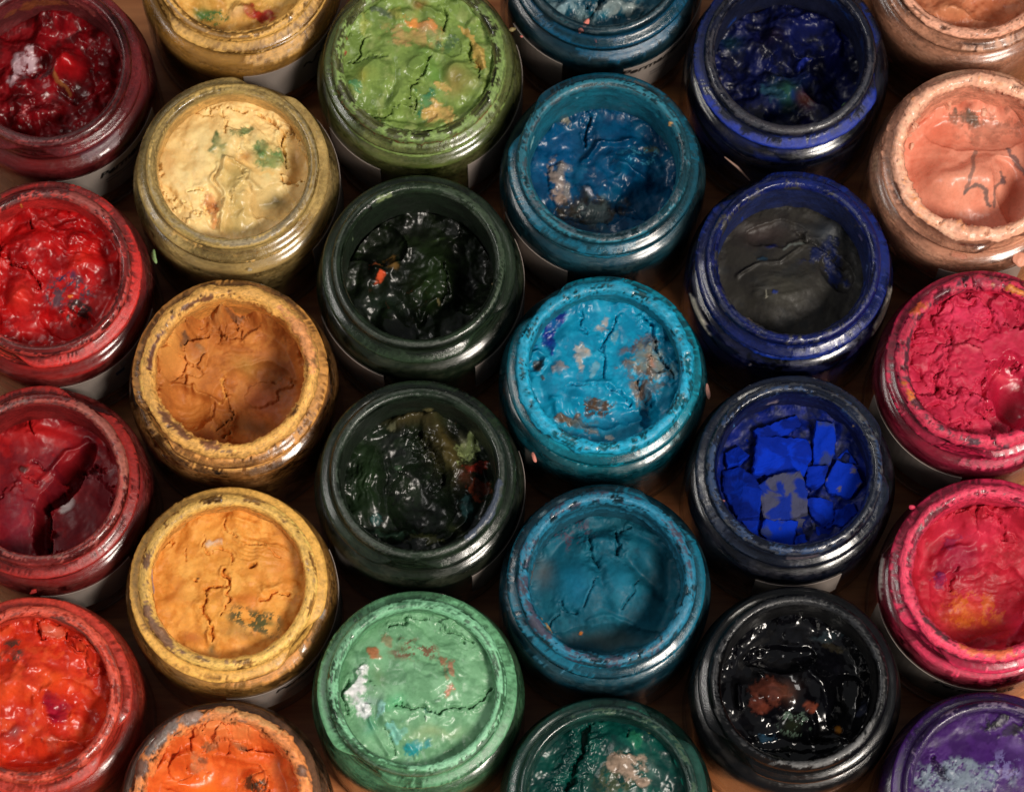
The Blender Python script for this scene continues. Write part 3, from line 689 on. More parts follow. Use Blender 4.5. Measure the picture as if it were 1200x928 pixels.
    dict(label='pale cream yellow paint jar with green smears and two blue rim dabs', depth=10, dome=3.5, lumps=2, grit=0.4, climb=0.6, rough=0.38, tones=[(250, 220, 152), (244, 206, 136), (248, 214, 146)], haze=(184, 156, 96), wall=(206, 166, 98), inside=(236, 198, 124), film=0.85, flange=0.3, fillcov=0.9, crust=[((190, 158, 90), 0.3, -3, 2.5, 0.8, 0.1, 0.35), ((214, 170, 96), 0.28, -12, -3, 0.8, 0.1, 0.35), ((150, 128, 74), 0.3, -12, 3, 0.9, 0.05, 0.25)], smears=[(117.8, 5, 0.2, 2, (232, 180, 104), 0.9, 0.4, 0.5), (-179.7, 5, -1.5, 1.6, (240, 196, 120), 0.9, 0.3, 0.5), (-43.6, 8, -1.8, 1.1, (24, 34, 120), 0.5, 0.3, 0.4), (-5.6, 9, -2.6, 0.7, (28, 44, 130), 0.5, 0.3, 0.4), (-95.5, 3, -6, 1.2, (50, 62, 46), 0.8, 0.2, 0.4), (126.2, 4, 0.6, 1, (220, 150, 100), 0.9, 0.2, 0.4)], ops=[('p', 18.1, 5.1, 4.35, 9.42, 5, -4), ('p', -10.85, 3.54, 14.49, 18.84, 10, 1.2), ('r', [(-3.43, 4.32), (-4.02, -4.22), (-3.5, -11.95), (-3.0, -18.9)], 0.87, 2.2), ('r', [(-2.69, 4.32), (2.58, 0.44), (7.13, -5.77)], 0.72, 1.6), ('r', [(-5.65, 3.54), (-6.24, -4.22), (-4.61, -11.95)], 0.58, 1.3), ('m', 2.75, -9.64, 5.8, 6.52, 0, 2.4), ('n', 2.75, -9.64, 6.52, 6.52, 0, 1.6, 10), ('k', [(-1.5, 20.71), (3.35, 20.32)], 0.36, 2), ('k', [(7.48, 18.36), (11.97, 16.8), (15.37, 13.67)], 0.58, 3), ('k', [(15.36, 14.45), (15.23, 8.21), (15.16, 2.77)], 0.58, 3), ('k', [(-12.89, -5.38), (-9.19, -4.99)], 0.29, 1.6), ('k', [(-3.72, 19.53), (-1.76, 14.45), (-2.08, 11.33)], 0.36, 1.2), ('s', 12.38, -9.64, 5.8, 6.52, -20, 2.5), ('n', 5.4, 8.99, 8.7, 7.97, 0, 2.4, 16), ('w', 5.4, 8.99, 8.7, 7.25, -40, 1.6), ('s', -6.83, -11.95, 2.61, 6.52, 10, 1.2), ('b', 0.41, -2.67, 5.8, 8.7, 0, (186, 158, 88), 0.8), ('b', 2.08, -13.5, 6.52, 5.8, 0, (180, 152, 84), 0.7), ('b', 12.37, -8.86, 5.07, 5.8, -20, (92, 82, 44), 0.9), ('b', -0.81, -17.36, 8.7, 2.17, 0, (160, 138, 76), 0.6), ('c', -5.15, 8.6, 1.59, 3.62, -25, (62, 98, 52), 0.8, 0.5), ('b', -4.61, 7.43, 2.46, 4.35, -25, (120, 130, 70), 0.5), ('c', 2.36, 12.89, 3.33, 1.88, 10, (70, 104, 52), 0.7, 1.1), ('b', 10.67, 5.1, 5.07, 5.8, 0, (120, 138, 72), 0.7), ('c', 8.39, 8.21, 1.74, 3.62, 0, (72, 112, 56), 0.7, 0.7), ('c', 11.44, 3.54, 3.48, 3.48, 0, (80, 126, 66), 0.7, 0.8), ('b', 4.75, 3.54, 2.9, 2.17, 20, (190, 124, 44), 0.8), ('c', -6.83, -11.95, 2.17, 6.88, 12, (204, 134, 76), 0.85, 0.6), ('b', -21.21, 1.99, 2.9, 5.8, 0, (220, 160, 90), 0.6), ('b', 18.1, 5.1, 2.9, 7.97, 0, (196, 148, 82), 0.7), ('l', [(4.03, 1.99), (8.53, -0.34), (11.51, -1.12)], 0.87, (240, 196, 120), 0.8, 0.5), ('g', 0.52, -8.86, 9.42, 11.6, 0, 0.22)], paper=[(-42, 40)], flecks=[('dried_fleck', 4.93, -29.24, 46.5, 0.7, 0.6, 0.5, 0, (226, 214, 190)), ('pale_green_drip', -25.06, -24.27, 44, 0.9, 2.3, 0.8, 8, (138, 170, 110))], at=(-0.08615, 0.07323)),
    dict(label='orange ochre paint jar with thick flaking crust on its rim and a scooped brown hollow', depth=21, dome=0, lumps=1.5, grit=0.6, climb=7, rough=0.55, tones=[(192, 118, 54), (172, 102, 46), (206, 136, 66)], haze=(176, 120, 64), wall=(218, 150, 70), inside=(190, 124, 58), film=0.7, flange=0.15, fillcov=0.7, crust=[((238, 178, 92), 0.86, -2.8, 3.2, 0.35, 0.8, 0.6), ((222, 160, 80), 0.62, 2.2, 9, 0.4, 0.5, 0.6), ((214, 150, 74), 0.55, -12, -3.4, 0.9, 0.2, 0.45), ((232, 172, 90), 0.6, -16, -11.5, 0.6, 0.3, 0.5)], smears=[(163, 0.8, 22, 0.8, (120, 74, 52), 0.9, -0.3, 0.35), (118, 1.2, 16, 0.9, (120, 80, 54), 1, -0.3, 0.3), (228, 1, 20, 1.2, (136, 90, 60), 1.1, -0.3, 0.4), (255, 0.6, 9, 1.3, (140, 92, 60), 1, -0.3, 0.4), (8, -0.2, 9, 1.8, (140, 98, 54), 1.1, -0.2, 0.4), (-32, 1.5, 6, 1, (110, 76, 44), 1, -0.2, 0.4), (25, 0, 26, 2, (226, 152, 92), 0.7, 0.2, 0.5)], ops=[('m', -21.82, 11.24, 5.8, 18.84, 0, 6), ('p', -6.43, 19.68, 7.97, 4.35, 0, 3), ('s', 7.35, -6.3, 14.49, 13.77, 0, 5), ('s', -13.3, -7.06, 7.97, 6.52, 10, 4), ('p', 10.2, -0.21, 8.7, 2.9, 20, 1.2), ('k', [(-3.89, 2.84), (-1.59, -1.74), (-0.77, -6.3), (-1.79, -10.86)], 0.43, 2), ('r', [(-11.96, -0.21), (-5.99, -3.26), (-3.01, -4.78), (-1.59, -1.74)], 0.87, 2), ('r', [(-17.12, -0.98), (-11.96, -0.21)], 0.72, 1.2), ('k', [(-5.07, -13.13), (-2.19, -9.34)], 0.43, 1.8), ('k', [(-2.06, -16.16), (-1.4, -12.37)], 0.36, 1.8), ('v', -16.64, 11.24, 9.42, 12.32, 0, 4.5, 2.8, 1.0), ('v', 1.0, 18.91, 11.6, 5.07, 0, 6, 1.6, 0.7), ('w', 2.67, 8.18, 8.7, 4.35, 4, 0.8), ('w', -12.56, -7.06, 6.52, 4.35, 20, 0.7), ('n', -12.24, 13.54, 14.49, 11.6, 0, 1.2, 20), ('b', -20.39, 13.54, 5.07, 13.77, 0, (232, 166, 84), 0.9), ('c', -6.08, 20.83, 4.49, 3.48, 0, (180, 122, 66), 0.7, 0.6), ('b', 2.69, 7.04, 7.25, 3.62, 0, (176, 126, 60), 0.85), ('b', 9.51, -3.26, 8.7, 5.07, 0, (176, 96, 60), 0.8), ('b', 5.97, -12.37, 10.87, 5.07, 0, (112, 72, 38), 0.9), ('b', 13.84, 3.6, 5.8, 10.15, 0, (100, 56, 32), 0.85), ('b', -12.56, -7.06, 6.52, 5.07, 0, (196, 124, 52), 0.8), ('c', -13.52, 21.6, 1.01, 1.3, 0, (150, 30, 30), 0.9, 0.8), ('c', -15.06, 13.54, 2.17, 1.01, 35, (110, 84, 64), 0.8, 0.9), ('c', -9.6, 11.24, 1.74, 1.74, 0, (150, 112, 72), 0.6, 0.8), ('c', 0.95, 21.98, 2.61, 0.87, 0, (110, 78, 56), 0.8, 1), ('b', -14.31, 5.89, 6.52, 4.35, 0, (228, 158, 84), 0.8), ('l', [(-3.89, 2.84), (-1.96, -1.74), (-4.49, -4.78)], 0.58, (236, 170, 84), 0.8, 0.5)], paper=[], at=(-0.08585, 0.00803)),
    dict(label='golden ochre paint jar with finely cracked paint and lettering on its label', depth=8.5, dome=3, lumps=1.5, grit=0.8, climb=1, rough=0.55, tones=[(232, 160, 72), (216, 140, 56), (238, 172, 84)], haze=(206, 150, 78), wall=(214, 152, 72), inside=(206, 146, 72), film=0.85, flange=0.25, fillcov=0.9, crust=[((240, 190, 98), 0.7, -3.2, 2.8, 0.5, 0.3, 0.5), ((228, 174, 86), 0.6, -12, -3, 0.9, 0.2, 0.4), ((206, 150, 76), 0.4, 2.5, 9, 0.8, 0.4, 0.55), ((150, 112, 76), 0.13, -3.4, 2.2, 0.4, 0.1, 0.4)], smears=[(215, -0.8, 20, 1.6, (150, 108, 78), 1.1, 0.1, 0.4), (165, -0.2, 6, 1.2, (130, 88, 54), 1, 0.1, 0.4), (-15, -15, 6, 2, (150, 140, 130), 0.8, 0.1, 0.4), (180, 4.2, 12, 0.8, (170, 152, 170), 0.6, 0.2, 0.4), (-62, -15, 30, 2.6, (214, 146, 70), 0.7, 0.2, 0.4)], ops=[('k', [(-0.31, 3.9), (-1.38, 0.85), (-6.19, -2.2), (-8.73, -6.0), (-8.29, -9.04), (-4.86, -12.83), (-5.17, -15.86)], 0.53, 2), ('k', [(-0.31, 3.9), (-0.96, -1.44), (0.23, -5.24), (-1.57, -9.04)], 0.38, 1.6), ('k', [(-7.64, 14.61), (-6.44, 10.78), (-0.41, 9.63), (0.76, 6.95)], 0.3, 1), ('k', [(-1.37, 20.75), (-2.05, 16.91), (1.73, 15.76)], 0.38, 1.2), ('r', [(-1.37, 20.75), (3.89, 21.13), (9.21, 17.68)], 1.05, 1.2), ('k', [(4.03, 13.07), (8.56, 11.54), (14.6, 9.25)], 0.3, 0.8), ('k', [(10.3, -3.72), (14.76, -1.82), (19.26, -2.2)], 0.53, 1.6), ('r', [(11.01, -1.44), (15.48, 0.09), (20.72, 0.09)], 1.2, 1.2), ('k', [(-21.46, 11.54), (-18.5, 13.07), (-16.24, 12.69)], 0.3, 1), ('k', [(-13.94, 10.78), (-13.52, 8.48)], 0.3, 0.9), ('s', 7.9, 5.81, 1.05, 1.05, 0, 2), ('s', -8.87, 1.0, 0.68, 0.53, 0, 1.5), ('w', 8.57, 10.78, 11.29, 6.77, -15, 1.6), ('n', -3.26, 1.61, 22.57, 20.31, 0, 1.6, 18), ('r', [(-5.89, -17.37), (-7.07, -14.35), (-5.28, -10.56)], 0.75, 1.1), ('m', 5.98, -13.59, 11.29, 5.27, 0, 1.2), ('b', -3.03, -10.56, 4.51, 4.51, 0, (226, 160, 66), 0.5), ('d', 8.93, -11.32, 9.78, 5.27, -15, (92, 82, 44), 0.5, 16), ('b', 6.01, -15.1, 9.03, 3.01, -10, (140, 104, 52), 0.6), ('b', 11.91, -10.56, 3.01, 1.5, 0, (76, 84, 44), 0.7), ('b', -4.38, -18.51, 1.81, 1.81, 0, (100, 100, 62), 0.7), ('c', -4.22, 12.69, 1.96, 1.66, 0, (216, 180, 150), 0.8, 0.9), ('b', -11.87, -16.62, 3.01, 2.26, 0, (180, 96, 40), 0.7), ('b', 4.34, -5.24, 6.02, 3.01, 0, (206, 112, 42), 0.7), ('c', 7.9, 5.81, 0.68, 0.68, 0, (60, 40, 24), 0.9, 0.2), ('c', -8.87, 1.0, 0.53, 0.38, 0, (70, 40, 24), 0.9, 0.2), ('b', -16.63, -3.72, 6.02, 3.76, 20, (206, 118, 40), 0.5), ('b', 15.38, 6.95, 6.02, 9.78, 0, (196, 118, 50), 0.6)], paper=[(-92, 25)], text=[('Permanent', -66, 36.4, 5.6, 0, 0.03)], bars=[('small_print_line', -60, -34, 31, 31.9, 'g'), ('small_print_line', -60, -40, 28.8, 29.6, 'g')], at=(-0.08521, -0.05716)),
    dict(label='bright orange paint jar with torn flaky crust round a wet hollow, at bottom edge', depth=11, dome=0, lumps=0.6, grit=0.15, climb=4, rough=0.4, warp=0.7, tones=[(226, 108, 46), (212, 92, 36), (232, 124, 60)], haze=(120, 84, 60), wall=(230, 124, 62), inside=(110, 66, 40), film=0.6, flange=0.12, fillcov=0.35, crust=[((238, 146, 82), 0.75, -3, 3, 0.3, 1, 0.55), ((236, 138, 72), 0.7, 2.4, 9, 0.3, 0.8, 0.6), ((150, 110, 90), 0.2, -3, 2, 0.5, 0.1, 0.35)], smears=[(135, -1, 14, 2, (128, 112, 104), 0.7, 0.1, 0.25), (110, -0.8, 9, 1.8, (150, 124, 112), 0.8, 0.1, 0.3), (158, -0.2, 6, 1.8, (112, 72, 54), 1, 0.1, 0.4), (68, -1.3, 22, 1.2, (222, 160, 100), 0.8, 0.1, 0.5), (18, 0, 4, 1.2, (120, 82, 60), 1, 0.1, 0.4)], ops=[('v', -3.89, 19.79, 18.5, 6.17, 0, 6, 3, 1), ('m', -0.59, 20.91, 19.06, 5.04, 0, 5), ('m', -11.48, 12.55, 6.17, 3.92, 0, 4), ('m', 9.62, 6.44, 4.48, 3.92, 0, 4), ('v', 9.63, 5.89, 5.6, 4.48, 0, 4, 2, 1), ('v', -11.47, 12.0, 7.85, 5.04, 0, 5, 2, 1), ('s', -2.54, 7.0, 15.69, 7.29, 0, 5), ('k', [(5.02, 17.0), (9.46, 15.89), (13.89, 15.33)], 0.56, 3), ('c', -3.83, 17.0, 2.24, 1.68, 20, (120, 92, 66), 0.8, 1), ('c', 4.45, 17.56, 2.8, 1.12, -10, (120, 92, 66), 0.7, 1), ('c', -7.33, 12.0, 2.24, 3.36, 0, (196, 120, 76), 0.8, 0.6), ('c', -5.96, 12.55, 1.23, 1.35, 0, (110, 76, 56), 0.8, 0.9), ('b', -5.8, 4.78, 10.09, 4.48, 0, (244, 120, 36), 0.9), ('b', 7.3, 13.11, 6.73, 3.36, 0, (214, 84, 30), 0.6), ('b', -0.59, 20.91, 18.5, 3.36, 0, (238, 140, 76), 0.8), ('d', 9.63, 5.89, 4.48, 3.36, 0, (84, 62, 42), 0.4, 14), ('b', 16.18, 10.33, 2.24, 5.6, 0, (140, 72, 36), 0.6), ('c', 10.19, 5.06, 1.35, 1.68, 0, (70, 56, 44), 0.8, 0.8), ('g', -4.72, 5.89, 12.33, 6.17, 0, 0.28)], paper=[], at=(-0.08593, -0.12239)),
    dict(label='lime green paint jar with glossy folds, orange streaks and red rim specks', depth=5, dome=2, lumps=2, grit=0.6, climb=2, rough=0.35, tones=[(126, 151, 76), (108, 132, 65), (143, 158, 93)], haze=(104, 108, 61), wall=(117, 141, 73), inside=(119, 141, 67), film=0.72, flange=0.25, fillcov=0.9, crust=[((132, 160, 86), 0.52, -3, 3, 0.3, 0.35, 0.5), ((100, 115, 67), 0.35, -3, 3, 0.7, 0.15, 0.4), ((117, 140, 74), 0.4, -12, -3, 0.9, 0.15, 0.4), ((140, 69, 56), 0.12, -6.5, -3.4, 0.9, 0.1, 0.4)], smears=[(173.8, 3, -1.4, 1.3, (170, 40, 58), 0.4, 0.7, 0.35), (-120.8, 3.4, 0.6, 1.4, (172, 32, 54), 0.4, 0.8, 0.35), (162.7, 3, 0.8, 1.2, (150, 60, 60), 0.6, 0.4, 0.4), (-150.9, 14, 0.8, 1.4, (226, 158, 86), 0.8, 0.4, 0.5), (-135.8, 9, 0.8, 1.3, (224, 164, 84), 0.8, 0.4, 0.5), (-149.0, 5, 0.2, 1.6, (196, 72, 70), 0.8, 0.5, 0.4), (14.0, 12, -0.6, 2.2, (160, 182, 104), 0.8, 0.5, 0.5), (-2.5, 4, -1.4, 1.2, (70, 92, 96), 0.5, 0.2, 0.4), (36.2, 6, 0.2, 2, (176, 178, 96), 0.7, 0.5, 0.5), (-135.1, 4, -1, 1.2, (190, 86, 70), 0.7, 0.3, 0.4), (-120, -3.6, 45, 0.55, (140, 66, 58), 1.6, 0.15, 0.35), (-70, -3.6, 40, 0.5, (146, 56, 54), 1.6, 0.15, 0.35), (-160, -3.4, 30, 0.6, (130, 82, 62), 1.5, 0.15, 0.35)], ops=[('m', -13.54, -4.61, 8.97, 5.77, 10, 3), ('m', -4.94, -11.53, 3.85, 5.13, 0, 2.8), ('r', [(-8.97, 0.24), (-7.6, -6.69), (-8.22, -12.22)], 1.67, -1.2), ('m', -0.4, -1.84, 3.85, 3.2, 40, 2.2), ('k', [(3.53, 1.28), (1.58, -3.23), (-1.03, -6.69), (-1.66, -11.53), (-1.63, -15.67)], 0.38, 2.4), ('k', [(-20.82, 0.24), (-18.23, 4.41), (-15.3, 8.58)], 0.38, 2), ('k', [(-13.43, -16.7), (-8.19, -15.67), (-2.29, -14.63)], 0.51, 2.2), ('k', [(6.75, 16.95), (8.75, 13.46), (7.44, 11.37)], 0.51, 2), ('k', [(15.37, 5.1), (18.68, -1.84), (19.35, -6.0)], 0.51, 2.5), ('k', [(-22.14, 0.24), (-16.88, 0.93), (-9.64, 0.93)], 0.32, 1.2), ('p', -19.63, 12.06, 3.2, 3.85, 30, 1.6), ('m', -5.8, 16.25, 3.85, 2.56, 0, 2), ('s', 8.78, 5.8, 5.13, 4.49, 0, 1.5), ('m', 12.11, -3.23, 4.49, 3.2, 20, 2), ('m', 15.4, -6.69, 3.2, 4.49, 0, 1.5), ('r', [(16.67, 12.06), (19.33, 5.1), (21.31, -1.84)], 1.54, 2), ('n', 6.14, 7.19, 14.1, 10.25, 0, 1.8, 20), ('m', 3.52, 3.02, 3.85, 1.92, 0, 1), ('s', -6.86, -17.73, 12.82, 2.56, 0, 2), ('r', [(0.79, 19.74), (2.79, 16.95), (6.1, 15.55)], 0.9, 1.5), ('c', 0.83, 12.41, 6.41, 2.05, -20, (224, 140, 70), 0.95, 0.6), ('c', -1.78, 7.88, 8.33, 3.2, -15, (178, 148, 92), 0.85, 0.8), ('b', 3.48, 10.67, 3.2, 1.92, 0, (190, 160, 116), 0.7), ('c', 8.78, 6.14, 3.2, 3.2, 0, (70, 96, 62), 0.85, 1), ('b', 3.52, 3.71, 5.77, 3.2, 0, (92, 128, 56), 0.8), ('b', 5.53, -4.61, 3.85, 7.05, 25, (96, 140, 60), 0.85), ('c', 2.95, -12.91, 3.85, 3.85, -35, (60, 124, 86), 0.8, 0.8), ('b', 12.12, -6.69, 5.13, 5.13, 0, (140, 124, 66), 0.85), ('c', 6.25, -16.7, 5.77, 3.08, -25, (200, 164, 96), 0.9, 0.6), ('c', 7.52, -7.38, 3.2, 1.54, -30, (208, 168, 100), 0.7, 1), ('c', -11.41, 16.6, 5.77, 1.67, -25, (80, 94, 70), 0.9, 0.4), ('b', 0.79, 19.04, 2.56, 3.2, 0, (150, 96, 56), 0.7), ('c', -7.11, 15.55, 2.31, 1.92, 0, (168, 168, 84), 0.8, 0.4), ('c', -17.65, 12.06, 2.18, 3.2, 20, (172, 176, 92), 0.7, 0.5), ('l', [(14.03, 11.37), (17.35, 5.8), (19.34, -1.15)], 1.41, (206, 160, 86), 0.7, 0.6), ('b', -16.82, -5.31, 3.2, 2.56, 0, (160, 158, 66), 0.7), ('c', -18.63, -8.07, 1.79, 2.31, 0, (74, 134, 88), 0.7, 0.9), ('b', 19.35, -8.07, 1.92, 3.85, 0, (96, 110, 52), 0.6), ('b', -1.14, 11.37, 1.92, 5.13, 0, (210, 160, 80), 0.3), ('c', -16.07, 20.44, 1.28, 1.28, 0, (220, 128, 88), 0.9, 0.4), ('c', -5.17, 20.44, 1.28, 1.03, 0, (210, 128, 90), 0.9, 0.4), ('g', -7.6, -6.69, 15.38, 10.25, 0, 0.1)], paper=[(-150, -112), (-62, 20)], flecks=[('dried_fleck', 29.21, 11.37, 56, 1.1, 0.7, 0.6, 30, (140, 124, 80))], at=(-0.0291, 0.1077)),
    dict(label='blackish green paint jar with an orange-red speck inside, standing below the lime green jar', depth=24, dome=1, lumps=3, grit=0.5, climb=0.8, rough=0.28, tones=[(17, 24, 13), (12, 17, 10), (24, 35, 17)], haze=(42, 56, 40), wall=(22, 35, 22), inside=(22, 33, 16), film=0.82, flange=0.25, fillcov=0.92, crust=[((56, 69, 53), 0.3, -3, 2.4, 0.8, 0.06, 0.3), ((37, 52, 35), 0.3, -12, -3, 0.9, 0.05, 0.2)], smears=[(-14.8, 3.2, -0.2, 1.6, (214, 182, 140), 0.9, 0.5, 0.5), (153.5, 8, 0.2, 1.6, (104, 122, 92), 0.6, 0.1, 0.2), (129.3, 1.6, -2, 1.6, (14, 18, 12), 0.6, 0.2, 0.3), (118, 1, 8, 1, (110, 124, 84), 0.8, 0.1, 0.2)], ops=[('m', 4.78, 0.15, 6.52, 14.49, 10, 3), ('s', 15.96, 4.02, 7.97, 13.04, 0, 4), ('s', -14.73, 12.57, 10.15, 6.52, 0, 4), ('r', [(-1.14, -8.36), (1.12, -12.21), (6.3, -6.04)], 0.87, 1.8), ('n', -7.88, -2.95, 15.94, 11.6, 0, 3, 20), ('m', -13.9, 3.25, 3.62, 2.9, 0, 2.5), ('k', [(8.11, 6.35), (7.79, -6.04)], 0.58, 2), ('c', -13.29, 2.08, 1.45, 1.3, 10, (210, 84, 48), 1, 0.5), ('c', -13.92, 6.35, 1.45, 0.87, 0, (150, 76, 44), 0.8, 0.8), ('d', -10.2, 7.13, 4.35, 2.9, 0, (110, 82, 40), 0.4, 16), ('b', 3.28, 0.92, 5.8, 12.32, 0, (32, 50, 20), 0.8), ('b', -11.58, -6.04, 6.52, 4.35, 0, (30, 44, 34), 0.5), ('c', 6.9, -6.97, 0.58, 1.01, 0, (140, 130, 90), 0.8, 0.5), ('b', 6.2, 14.91, 2.9, 0.87, 10, (60, 80, 40), 0.5), ('g', -7.86, -6.04, 18.84, 8.7, 0, 0.18)], paper=[(-160, -110), (-58, 25)], bars=[('barcode_bar', -50, -12, 41.6, 41.2, 'g'), ('barcode_bar', -50, -12, 40.7, 40.300000000000004, 'g'), ('barcode_bar', -50, -12, 39.800000000000004, 39.400000000000006, 'g'), ('barcode_bar', -50, -12, 38.9, 38.5, 'g'), ('barcode_bar', -50, -12, 38.0, 37.6, 'g'), ('barcode_bar', -50, -12, 37.1, 36.7, 'g'), ('barcode_bar', -50, -12, 36.2, 35.800000000000004, 'g'), ('barcode_bar', -50, -12, 35.300000000000004, 34.900000000000006, 'g'), ('barcode_bar', -50, -12, 34.4, 34.0, 'g'), ('barcode_bar', -50, -12, 33.5, 33.1, 'g'), ('barcode_bar', -50, -12, 32.6, 32.2, 'g'), ('barcode_bar', -50, -12, 31.700000000000003, 31.300000000000004, 'g'), ('barcode_bar', -50, -12, 30.8, 30.400000000000002, 'g'), ('barcode_bar', -50, -12, 29.9, 29.5, 'g')], at=(-0.02855, 0.04137)),
    dict(label='dark green paint jar with a red and pale green crumbly ridge at its right inside', depth=22, dome=0, lumps=2, grit=0.6, climb=2.5, rough=0.25, tones=[(16, 26, 15), (12, 18, 12), (24, 36, 21)], haze=(38, 50, 38), wall=(22, 33, 22), inside=(24, 39, 20), film=0.85, flange=0.25, fillcov=0.92, crust=[((54, 64, 54), 0.25, -3, 2.4, 0.8, 0.06, 0.25), ((30, 46, 28), 0.35, -12, -3, 0.9, 0.05, 0.2)], smears=[(167.1, 5, 0.2, 1.8, (96, 112, 86), 0.6, 0.1, 0.2), (83.4, 14, 4.2, 1.8, (98, 92, 58), 0.7, 0.5, 0.4), (-30, 0.2, 26, 1.8, (62, 70, 84), 0.6, 0.08, 0.2)], ops=[('m', 7.87, 10.02, 5.07, 12.32, 22, 5), ('m', 16.72, 3.98, 3.62, 9.42, 0, 5), ('m', -2.5, 20.62, 10.87, 2.9, 0, 4), ('m', -16.35, 2.48, 5.07, 16.67, 0, 3), ('s', 0.59, -3.54, 10.15, 12.32, 0, 4), ('w', -14.88, 1.72, 7.97, 15.94, 88, 1.8), ('n', 9.35, 9.27, 8.7, 13.04, 0, 2.4, 14), ('r', [(7.98, -16.28), (13.09, -9.55), (15.27, -4.29)], 1.16, 2.5), ('m', -8.13, -14.79, 7.97, 2.17, 10, 2), ('k', [(-1.01, 16.83), (3.45, 10.78), (7.91, 0.97)], 1.16, 3), ('b', 7.87, 10.78, 3.99, 10.87, 22, (78, 68, 36), 0.9), ('b', -2.5, 20.62, 9.42, 2.17, 0, (74, 66, 40), 0.8), ('c', 15.23, 12.29, 2.61, 5.51, -25, (158, 172, 112), 0.95, 0.7), ('b', 13.75, 14.56, 1.45, 2.17, 0, (200, 200, 160), 0.7), ('c', 17.45, 5.87, 3.62, 1.45, 8, (140, 44, 32), 1, 0.8), ('c', 18.2, -1.29, 3.33, 2.9, -10, (116, 52, 32), 0.9, 0.9), ('b', 14.52, 2.48, 2.17, 2.9, 0, (96, 52, 34), 0.7), ('c', 14.54, -6.55, 2.17, 3.62, 10, (56, 92, 92), 0.8, 0.7), ('b', 10.9, -12.54, 3.62, 1.45, -40, (72, 80, 48), 0.7), ('c', 2.12, -15.53, 6.52, 1.16, 0, (88, 90, 50), 0.6, 0.8), ('c', -8.13, -14.79, 6.52, 1.74, 5, (50, 76, 60), 0.6, 0.8), ('c', -13.66, -11.04, 1.88, 1.45, 0, (30, 80, 80), 0.6, 0.6), ('c', 11.51, 21.38, 2.17, 1.16, 0, (120, 80, 44), 0.6, 0.8), ('c', -7.65, 18.73, 2.17, 0.72, 0, (110, 110, 84), 0.6, 0.5), ('b', -16.35, 2.48, 4.35, 14.49, 0, (36, 58, 30), 0.6), ('c', -6.45, 5.49, 2.17, 0.72, 0, (60, 84, 60), 0.5, 0.5), ('g', -2.39, 2.48, 23.92, 18.84, 0, 0.24)], paper=[(-60, 20)], at=(-0.02839, -0.02383)),
